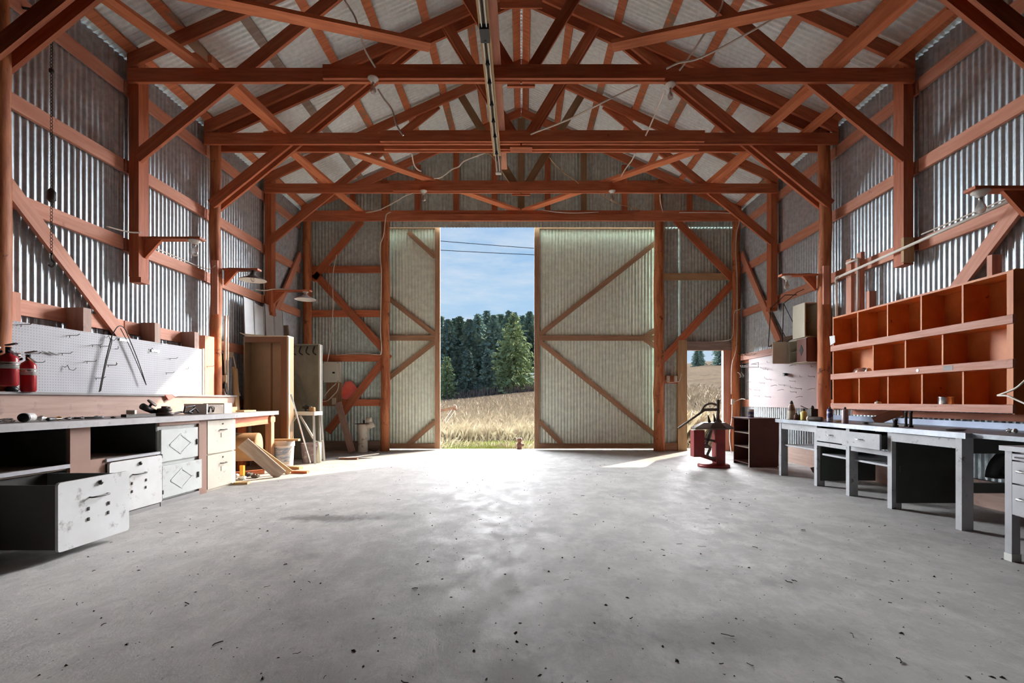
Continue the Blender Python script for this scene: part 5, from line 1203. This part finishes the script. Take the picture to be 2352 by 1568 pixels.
for i, (y, z) in enumerate(((7.42, 1.634), (7.46, 1.806))): crumple('cabinet_oddment', (4.36, y, z), .035, 'iron', ('dark oddment on the lower shelf of the ivory cabinet', 'dark oddment on the upper shelf of the ivory cabinet')[i], 'oddment', 90 + i, .8)
T = thing('wire_rack', 'black wire hanging rack with a flat tray above the pink pegboard', 'rack', tuple(sw(1800, 796, 4.2)))
X_ = 4.25
A1, A2, A3 = dp(1770, 708, 8.2), dp(1800, 697, 7.95), dp(1831, 671, 7.75)
t1, t2, t3, t4 = dp(1765, 796, 8.2), dp(1797, 791, 7.85), dp(1835, 768, 7.7), dp(1804, 774, 8.0)
for a, c_ in ((A1, t1), (A1, t4), (A2, t2), (A2, t3), (A1, A1.lerp(A3, .55) + Vector((0, 0, .08))), (A2, A3), (t2, t3), (t1, t2)): MB().tube([a, c_], .006, 6).build('rod', 'black', T)
MB().prism([t1, t2, t3, t4], (0, 0, .008)).build('tray', 'grey_wood', T)
MB().tube([A3, Vector((4.56, A3.y, A3.z + .05))], .006, 6).build('wall_hook', 'black', T); q_ = A1.lerp(A3, .55) + Vector((0, 0, .08)); MB().tube([q_, Vector((4.56, q_.y, q_.z))], .006, 6).build('wall_hook', 'black', T)
MB().cbox(t2 + Vector((.0, -.01, .0)), .05, .03, .03).build('clip', 'black', T)
# ------------------------------------------------------------------ lamps
def bulb_set(T, p, s=1.0):
    """porcelain holder and clear bulb hanging at p"""
    p = Vector(p)
    MB().lathe([(.055 * s, 0), (.055 * s, -.012), (.036 * s, -.022), (.028 * s, -.04)], p, 18).build('lampholder', 'porcelain', T, True)
    MB().lathe([(.0135 * s, 0), (.0135 * s, -.025)], p + Vector((0, 0, -.04 * s)), 12).build('bulb_cap', 'chrome', T, True)
    o = MB().lathe([(.0135 * s, 0), (.015 * s, -.02), (.024 * s, -.045), (.030 * s, -.068), (.030 * s, -.08), (.022 * s, -.102), (.008 * s, -.110)], p + Vector((0, 0, -.062 * s)), 16).build('bulb', 'glass', T, True)
    MB().tube([p + Vector((0, 0, -.065 * s)), p + Vector((0, 0, -.11 * s)), p + Vector((.01, 0, -.125 * s)), p + Vector((-.01, 0, -.125 * s))], .0016, 4).build('filament_stem', 'zincpale', o)
for i, (px, Y, z, lb) in enumerate(((857, 5.47, 4.714, 'bare bulb under the first truss on the extinguisher side'), (1540, 5.55, 4.699, 'bare bulb under the first truss on the bin shelf side'), (973, 8.41, 4.714, 'small bare bulb under the far truss above the narrow door leaf'), (1406, 8.41, 4.714, 'small bare bulb under the far truss above the wide door leaf'))):
    x = (px - CX) * Y / F; T = thing('ceiling_bulb', lb, 'light bulb', (x, Y, z), 'bare bulbs under the trusses'); bulb_set(T, (x, Y, z), 1.1)
def arm_lamp(name, s, xw, xt, y, z, kind, label):
    """timber arm standing out of the wall posts with a gusset and a lamp at its tip"""
    T = thing(name, label, 'wall lamp', (s * xw, y, z), 'lamps on timber wall arms')
    a, c_ = sorted((s * xw, s * xt)); B(a, c_, y - .055, y + .055, z, z + .026).build('arm', 'red', T)
    w_ = xw - xt
    MB().prism([(s * xw, y - .018, z - .001), (s * (xw - .20), y - .018, z - .001), (s * (xw - .01), y - .018, z - .21), (s * xw, y - .018, z - .21)], (0, .036, 0)).build('gusset', 'red', T)
    p = Vector((s * (xt + .10), y, z))
    if kind == 'bulb': bulb_set(T, p, 1.25)
    else:
        MB().lathe([(.05, 0), (.05, -.012), (.03, -.02), (.03, -.05)], p, 16).build('lampholder', 'porcelain' if kind == 'grey' else 'shade', T, True)
        c0 = p + Vector((0, 0, -.045))
        sh = MB().lathe([(.035, 0), (.04, -.02), (.075, -.04), (.175, -.085), (.185, -.095), (.183, -.096)], c0, 28)
        sh.f = sh.f[:-2]; sh.build('shade', 'shade' if kind == 'dark' else 'shade_grey', T, True)
        si = MB().lathe([(.181, -.0965), (.173, -.088), (.072, -.043), (.03, -.025)], c0, 28); si.f = si.f[:-2] + [si.f[-1]]; si.build('shade_lining', 'shade_in', T, True)
        if kind == 'dark': MB().lathe([(.014, -.02), (.03, -.07), (.03, -.085), (.012, -.115)], c0, 14).build('bulb', 'glass', T, True)
    MB().tube(smooth_path([(s * (xw + .02), y - .03, z + .02), (s * (xw - .12), y - .02, z + .035), (s * (xw - .3), y + .01, z + .033), (s * (xt + .12), y, z + .038)], 5), .006, 6).build('cable', 'black', T, True)
    return T
arm_lamp('arm_lamp', -1, 4.418, 3.74, 5.65, 2.93, 'bulb', 'timber arm with bare bulb on the hanging post above the bench')
arm_lamp('arm_lamp', -1, 4.33, 3.82, 7.02, 2.94, 'dark', 'timber arm with dark wide lamp shade on the log post')
arm_lamp('arm_lamp', -1, 4.418, 3.76, 8.60, 2.99, 'grey', 'timber arm with pale lamp shade nearest the gable wall')
arm_lamp('arm_lamp', 1, 4.315, 3.84, 4.12, 2.84, 'bulb', 'timber arm with bare bulb at the frame edge above the bin shelf')
arm_lamp('arm_lamp', 1, 4.30, 3.78, 7.02, 2.86, 'bulb', 'timber arm with bare bulb on the log post above the ivory cabinets')
tag(B(-4.42, -4.335, 6.86, 6.89, 2.28, 3.05).build('lamp_board', 'girt'), 'short vertical board behind the dark shaded lamp on the log post', 'board')
tag(B(4.315, 4.40, 6.855, 6.885, 2.42, 2.97).build('lamp_board', 'girt'), 'short vertical board behind the bare bulb arm on the far right log post', 'board')

# ------------------------------------------------------------------ cables and conduit
def cable(pts, r, label, mt='wire', name='cable'):
    return tag(MB().tube(smooth_path(pts, 6), r, 6).build(name, mt, None, True), label, 'cable', 'loose wiring')
def dps(Y, *q): return [dp(px, py, Y) for px, py in q]
R_ = .0105
cable([dp(786, -30, 5.0), dp(792, 0, 5.05), dp(816, 41, 5.15), dp(832, 95, 5.25), dp(840, 118, 5.3), dp(862, 155, 5.44)], R_, 'white cable dropping onto the first truss left of the trolley rail')
cable(dps(5.60, (868, 205), (882, 227), (901, 253), (910, 285), (926, 311)), R_, 'white cable hanging from the first truss bulb towards the second truss')
cable([dp(946, 352, 7.1), dp(950, 375, 7.3), dp(958, 388, 7.4), dp(967, 393, 7.5)], R_, 'short white cable end hanging below the second truss')
cable([dp(997, 410, 8.3), dp(1015, 406, 8.2), dp(1038, 389, 8.0), dp(1053, 383, 7.8), dp(1068, 369, 7.5), dp(1116, 350, 7.1)], R_, 'wavy white cable between second and far truss by the trolley rail')
cable([dp(840, 488, 9.78), dp(868, 483, 9.5), dp(892, 472, 9.2), dp(910, 462, 8.9), dp(930, 450, 8.6), dp(948, 443, 8.47)], R_, 'white cable between the far truss and the header above the narrow leaf')
cable([dp(1662, -5, 5.0), dp(1655, 20, 5.05), dp(1630, 60, 5.2), dp(1600, 105, 5.3), dp(1577, 140, 5.4), dp(1560, 162, 5.46)], R_, 'white cable dropping steeply onto the first truss on the bin shelf side')
cable([dp(1880, -12, 4.8), dp(1840, 10, 4.85), dp(1780, 42, 4.95), dp(1720, 75, 5.05), dp(1660, 108, 5.2), dp(1600, 136, 5.35), dp(1560, 144, 5.4), dp(1530, 158, 5.46)], R_, 'long white cable swooping across the roof braces above the bin shelf')
cable([dp(1527, 208, 5.6), dp(1512, 245, 6.0), dp(1495, 285, 6.5), dp(1483, 311, 6.795)], R_, 'white cable from the first truss bulb to the second truss')
cable([dp(1216, 310, 6.84), dp(1240, 300, 6.6), dp(1275, 287, 6.3), dp(1320, 268, 6.0), dp(1375, 240, 5.8), dp(1420, 218, 5.7), dp(1465, 197, 5.62)], R_, 'long white cable slanting between first and second truss centre')
cable([dp(1262, 361, 7.1), dp(1275, 378, 7.5), dp(1300, 400, 7.9), dp(1318, 412, 8.2), dp(1331, 423, 8.44)], .0078, 'thin brown cable hanging between second and far truss', 'fresh')
cable([dp(1460, 352, 7.1), dp(1450, 370, 7.4), dp(1440, 383, 7.7), dp(1426, 405, 8.2)], R_, 'short white cable above the wide door leaf near the slanting brace')
cable([dp(1381, 446, 8.5), dp(1400, 458, 8.8), dp(1425, 470, 9.2), dp(1450, 476, 9.5), dp(1470, 483, 9.75)], .0078, 'thin cable from the far truss bulb to the header', 'fresh')
cable([dp(1516, 446, 8.5), dp(1517, 465, 9.1), dp(1523, 488, 9.75)], .0078, 'cable hanging down to the header above the door post')
cable([dp(1245, 482, 9.75), dp(1280, 487, 9.74), dp(1320, 489, 9.74), dp(1375, 487, 9.75)], .0078, 'cable lying along the header above the wide door leaf')
cable([dp(1110, 350, 7.15), dp(1131, 360, 7.3), dp(1150, 390, 7.9), dp(1171, 422, 8.44)], .005, 'thin pale cord beyond the trolley rail end', 'fresh')
Yg = 9.84
cable([dp(898, 487, 9.79), dp(888, 492, 9.785), dp(885, 506, 9.785), dp(881, 540, 9.80), dp(873, 565, 9.80), dp(874, 600, 9.81), dp(876, 630, 9.82), dp(875, 700, 9.82), dp(874, 760, 9.82), dp(876, 808, 9.84), dp(866, 814, 9.94), dp(830, 811, 9.98), dp(782, 814, 9.98), dp(773, 815, 9.98)], .0092, 'white cable running down the door post to the breaker panel')
cable([dp(773, 585, 9.84), dp(766, 620, 9.84), dp(764, 650, 9.84), dp(765, 700, 9.84), dp(762, 750, 9.86), dp(757, 800, 9.9), dp(752, 830, 9.92)], .0092, 'white cable hanging straight down to the breaker panel')
cable([dp(756, 600, 9.94), dp(755, 650, 9.9), dp(756, 700, 9.88), dp(760, 770, 9.9), dp(764, 830, 9.93)], .005, 'thin brown cable hanging beside the breaker panel feed', 'door_wood')
cable([dp(778, 880, 9.95), dp(775, 896, 9.94), dp(765, 908, 9.94), dp(752, 920, 9.93), dp(742, 922, 9.93)], .0092, 'white cable looping under the breaker panel')
cable([dp(772, 880, 9.93), dp(758, 893, 9.94), dp(748, 905, 9.94), dp(740, 913, 9.94)], .0092, 'second white cable crossing under the breaker panel')
cable([dp(1560, 488, 9.78), dp(1640, 488, 9.78), dp(1682, 490, 9.78), dp(1694, 496, 9.79), dp(1698, 510, 9.80), dp(1692, 535, 9.82), dp(1690, 580, 9.82), dp(1693, 640, 9.82), dp(1693, 720, 9.82), dp(1692, 790, 9.82), dp(1688, 815, 9.82), dp(1681, 840, 9.82), dp(1680, 905, 9.83)], .0092, 'white cable along the header and down the corner log post')
cable([dp(1708, 707, 9.95), dp(1696, 711, 9.82), dp(1686, 720, 9.82), dp(1683, 770, 9.82), dp(1672, 781, 9.86), dp(1640, 783, 9.96)], .0092, 'white cable crossing over the small doorway head')
cable([dp(1525, 510, 9.84), dp(1525, 570, 9.86), dp(1524, 640, 9.86), dp(1525, 720, 9.86), dp(1524, 790, 9.86), dp(1526, 830, 9.86), dp(1525, 870, 9.88), dp(1527, 878, 9.93)], .0078, 'cable stapled down the log post beside the small doorway', 'door_wood')
cable([dp(1684, 924, 9.82), dp(1702, 916, 9.75), dp(1712, 917, 9.6)], .0078, 'cable from the outlet box to the pink pegboard corner')
cable([dp(1682, 925, 9.82), dp(1681, 960, 9.80), dp(1676, 1000, 9.7), dp(1680, 1040, 9.5)], .0078, 'cable dropping from the outlet box to the floor behind the machine')
T = tag(B(4.29, 4.345, 9.79, 9.83, .965, 1.075).build('outlet_box', 'beige'), 'small outlet box on the corner log beside the small doorway', 'outlet')
for x, lb in ((3.02, 'beige switch box next to the log post by the small doorway'), (3.175, 'beige switch box next to the pale door jamb')):
    T = thing('switch_box', lb, 'switch', (x, 9.98, 1.43)); B(x, x + .06, 9.955, 9.999, 1.43, 1.555).build('box', 'beige', T); B(x + .022, x + .038, 9.948, 9.955, 1.475, 1.51).build('toggle', 'pvc', T)
MB().tube(smooth_path([(3.0, 9.985, 1.47), (3.05, 9.95, 1.42), (3.2, 9.95, 1.43), (3.29, 9.97, 1.46), (3.32, 9.97, 1.6)], 4), .006, 6).build('cable', 'wire', T, True)
T = thing('door_latch', 'pair of curled white hooks on the corner log', 'hook', tuple(dp(1697, 862, 9.83)))
for dx in (0, .06): p = dp(1694, 855, 9.84) + Vector((dx, 0, 0)); MB().tube(smooth_path([p, p + Vector((.03, -.04, -.03)), p + Vector((.05, -.04, -.09)), p + Vector((.02, -.05, -.10))], 4), .008, 6).build('curl', 'pvc', T, True)
# left wall wiring
cable([Vector((-4.40, 5.56, 2.99)), Vector((-4.46, 5.45, 2.96)), Vector((-4.53, 5.25, 2.95))], .0092, 'white cable tail at the hanging post of the first lamp arm')
cable([Vector((-4.54, 5.75, 2.935)), Vector((-4.545, 6.2, 2.94)), Vector((-4.54, 6.7, 2.935)), Vector((-4.45, 6.86, 2.92)), Vector((-4.36, 6.85, 2.97))], .0078, 'cable lying on the girt between the first two wall lamps')
cable([Vector((-4.54, 8.2, 2.94)), Vector((-4.47, 8.40, 2.97)), Vector((-4.38, 8.52, 3.02)), Vector((-4.1, 8.57, 3.03))], .0092, 'white cable rising onto the arm of the pale shaded lamp')
T = thing('conduit_drop', 'white conduit with outlet boxes running down beside the log post', 'conduit', (-4.36, 7.12, 1.1))
for x, r in ((-4.37, .016), (-4.33, .010)): MB().tube([(x, 7.10, 1.20), (x, 7.10, 2.30)], r, 8).build('conduit', 'pvc', T, True)
B(-4.395, -4.335, 7.06, 7.115, 1.30, 1.42).build('outlet_box', 'beige', T); B(-4.39, -4.35, 7.06, 7.11, 1.122, 1.22).build('junction_box', 'pvc', T)
B(-4.41, -4.395, 7.0, 7.15, 1.14, 1.74).build('backing_board', 'iron', T)
cable([Vector((-4.36, 7.06, 1.32)), Vector((-4.33, 7.03, 1.22)), Vector((-4.30, 7.02, 1.14))], .008, 'black plug cord under the outlet box beside the log post', 'black')
tag(B(-4.56, -4.50, 7.44, 7.52, 1.72, 1.80).build('outlet_box', 'beige'), 'beige outlet on the wall beside the brown locker', 'outlet')
cable([Vector((-4.49, 7.5, 1.74)), Vector((-4.46, 7.52, 1.5)), Vector((-4.47, 7.53, 1.3)), Vector((-4.44, 7.6, 1.12))], .0092, 'white cord hanging from the outlet beside the brown locker')
# right wall conduit
T = thing('conduit_run', 'long white conduit running along the wall above the bin shelf', 'conduit', (4.36, 5.4, 2.76))
MB().tube([(4.37, 3.6, 2.86), (4.37, 6.63, 2.745)], .017, 8).build('conduit', 'pvc', T, True)
MB().tube([(4.37, 6.66, 2.72), (4.37, 6.66, 2.17)], .017, 8).build('conduit', 'pvc', T, True)
MB().tube(smooth_path([(4.37, 6.60, 2.746), (4.37, 6.66, 2.735), (4.37, 6.665, 2.66)], 4), .021, 8).build('elbow', 'pvc', T, True)
MB().tube([(4.40, 6.28, 2.90), (4.40, 6.28, 2.17)], .014, 8).build('conduit', 'pvc', T, True)
MB().tube([(4.40, 6.50, 2.90), (4.40, 6.28, 2.90)], .014, 8).build('conduit', 'pvc', T, True)
cable([Vector((4.54, 4.2, 2.94)), Vector((4.545, 4.8, 2.935)), Vector((4.54, 5.45, 2.93))], .0078, 'thin cable lying on the girt above the bin shelf')
cable([sw(2365, 862, 4.08), sw(2335, 890, 4.08), sw(2300, 905, 4.08), sw(2292, 908, 4.08), sw(2315, 909, 4.06), sw(2335, 918, 4.06), sw(2362, 930, 4.05)], .008, 'white cord looping out at the near end of the bin shelf')

# chain hoist hanging by the wall
x, y = -4.30, 4.40
T = thing('chain_hoist', 'dark chain hoist with two blocks hanging before the left wall', 'chain hoist', (x, y, 2.4))
def link(b_, c, r, w_, flip):
    pts = [Vector(c) + (Vector((0, math.cos(a) * w_, math.sin(a) * r)) if flip else Vector((math.cos(a) * w_, 0, math.sin(a) * r))) for a in [k * math.pi / 3 for k in range(7)]]
    b_.tube(pts, .003, 4)
b_ = MB(); z = 4.44; k = 0
while z > 2.38: link(b_, (x, y, z), .019, .011, k % 2); z -= .030; k += 1
b_.build('chain', 'iron', T)
for z, h, w_ in ((4.36, .10, .032), (4.04, .05, .018), (2.86, .13, .034)): MB().lathe([(w_ * .4, 0), (w_, h * .2), (w_, h * .75), (w_ * .3, h)], (x, y, z), 10).build('block', 'iron', T, True)
MB().tube(smooth_path([(x, y, 2.40), (x, y, 2.34), (x + .03, y, 2.30), (x, y, 2.27), (x - .025, y, 2.29)], 4), .008, 6).build('hook', 'iron', T, True)
MB().tube([(x, y, 4.45), (x, y, 4.60), (-4.56, y, 4.64)], .012, 6).build('hanger_rod', 'iron', T)

# ------------------------------------------------------------------ crumbs on the floor
rb = random.Random(21); b_ = MB()
for k in range(1100):
    y = rb.uniform(1.55, 8.5) if k % 3 else rb.uniform(1.6, 4.5); lim = min(3.4, 1.05 * y); x = rb.uniform(-lim, lim)
    r = rb.choice((.002, .0025, .003, .003, .004, .007)) * rb.uniform(.7, 1.3); a = rb.uniform(0, 6.28); el = rb.uniform(1, 3.4)
    d = Vector((math.cos(a), math.sin(a), 0)); n_ = Vector((-d.y, d.x, 0)); c0 = Vector((x, y, .001)); h = r * rb.uniform(.4, 1.0)
    k6 = 6; vs = []
    for j in range(k6):
        aj = 6.283 * j / k6 + rb.uniform(-.35, .35); rj = r * rb.uniform(.55, 1.15)
        vs.append(c0 + d * rj * el * .6 * math.cos(aj) + n_ * rj * math.sin(aj))
    vs.append(c0 + Vector((0, 0, h)) + d * r * rb.uniform(-.4, .4))
    b_.add(vs, [(j, (j + 1) % k6, k6) for j in range(k6)])
for k in range(60):
    y = rb.uniform(1.7, 5.5); x = rb.uniform(-.95, .95) * min(3.3, y); a = rb.uniform(0, 6.28); q = Vector((x, y, .004)); pts = [q]
    for j in range(rb.randint(2, 4)): a += rb.uniform(-.6, .6); q = q + Vector((math.cos(a), math.sin(a), 0)) * rb.uniform(.006, .018); pts.append(q + Vector((0, 0, rb.uniform(0, .004))))
    b_.tube(pts, rb.uniform(.0012, .003), 4)
tag(b_.build('floor_debris', 'bit'), 'dark crumbs, leaf bits and dirt scattered over the concrete', 'debris', kind='stuff')
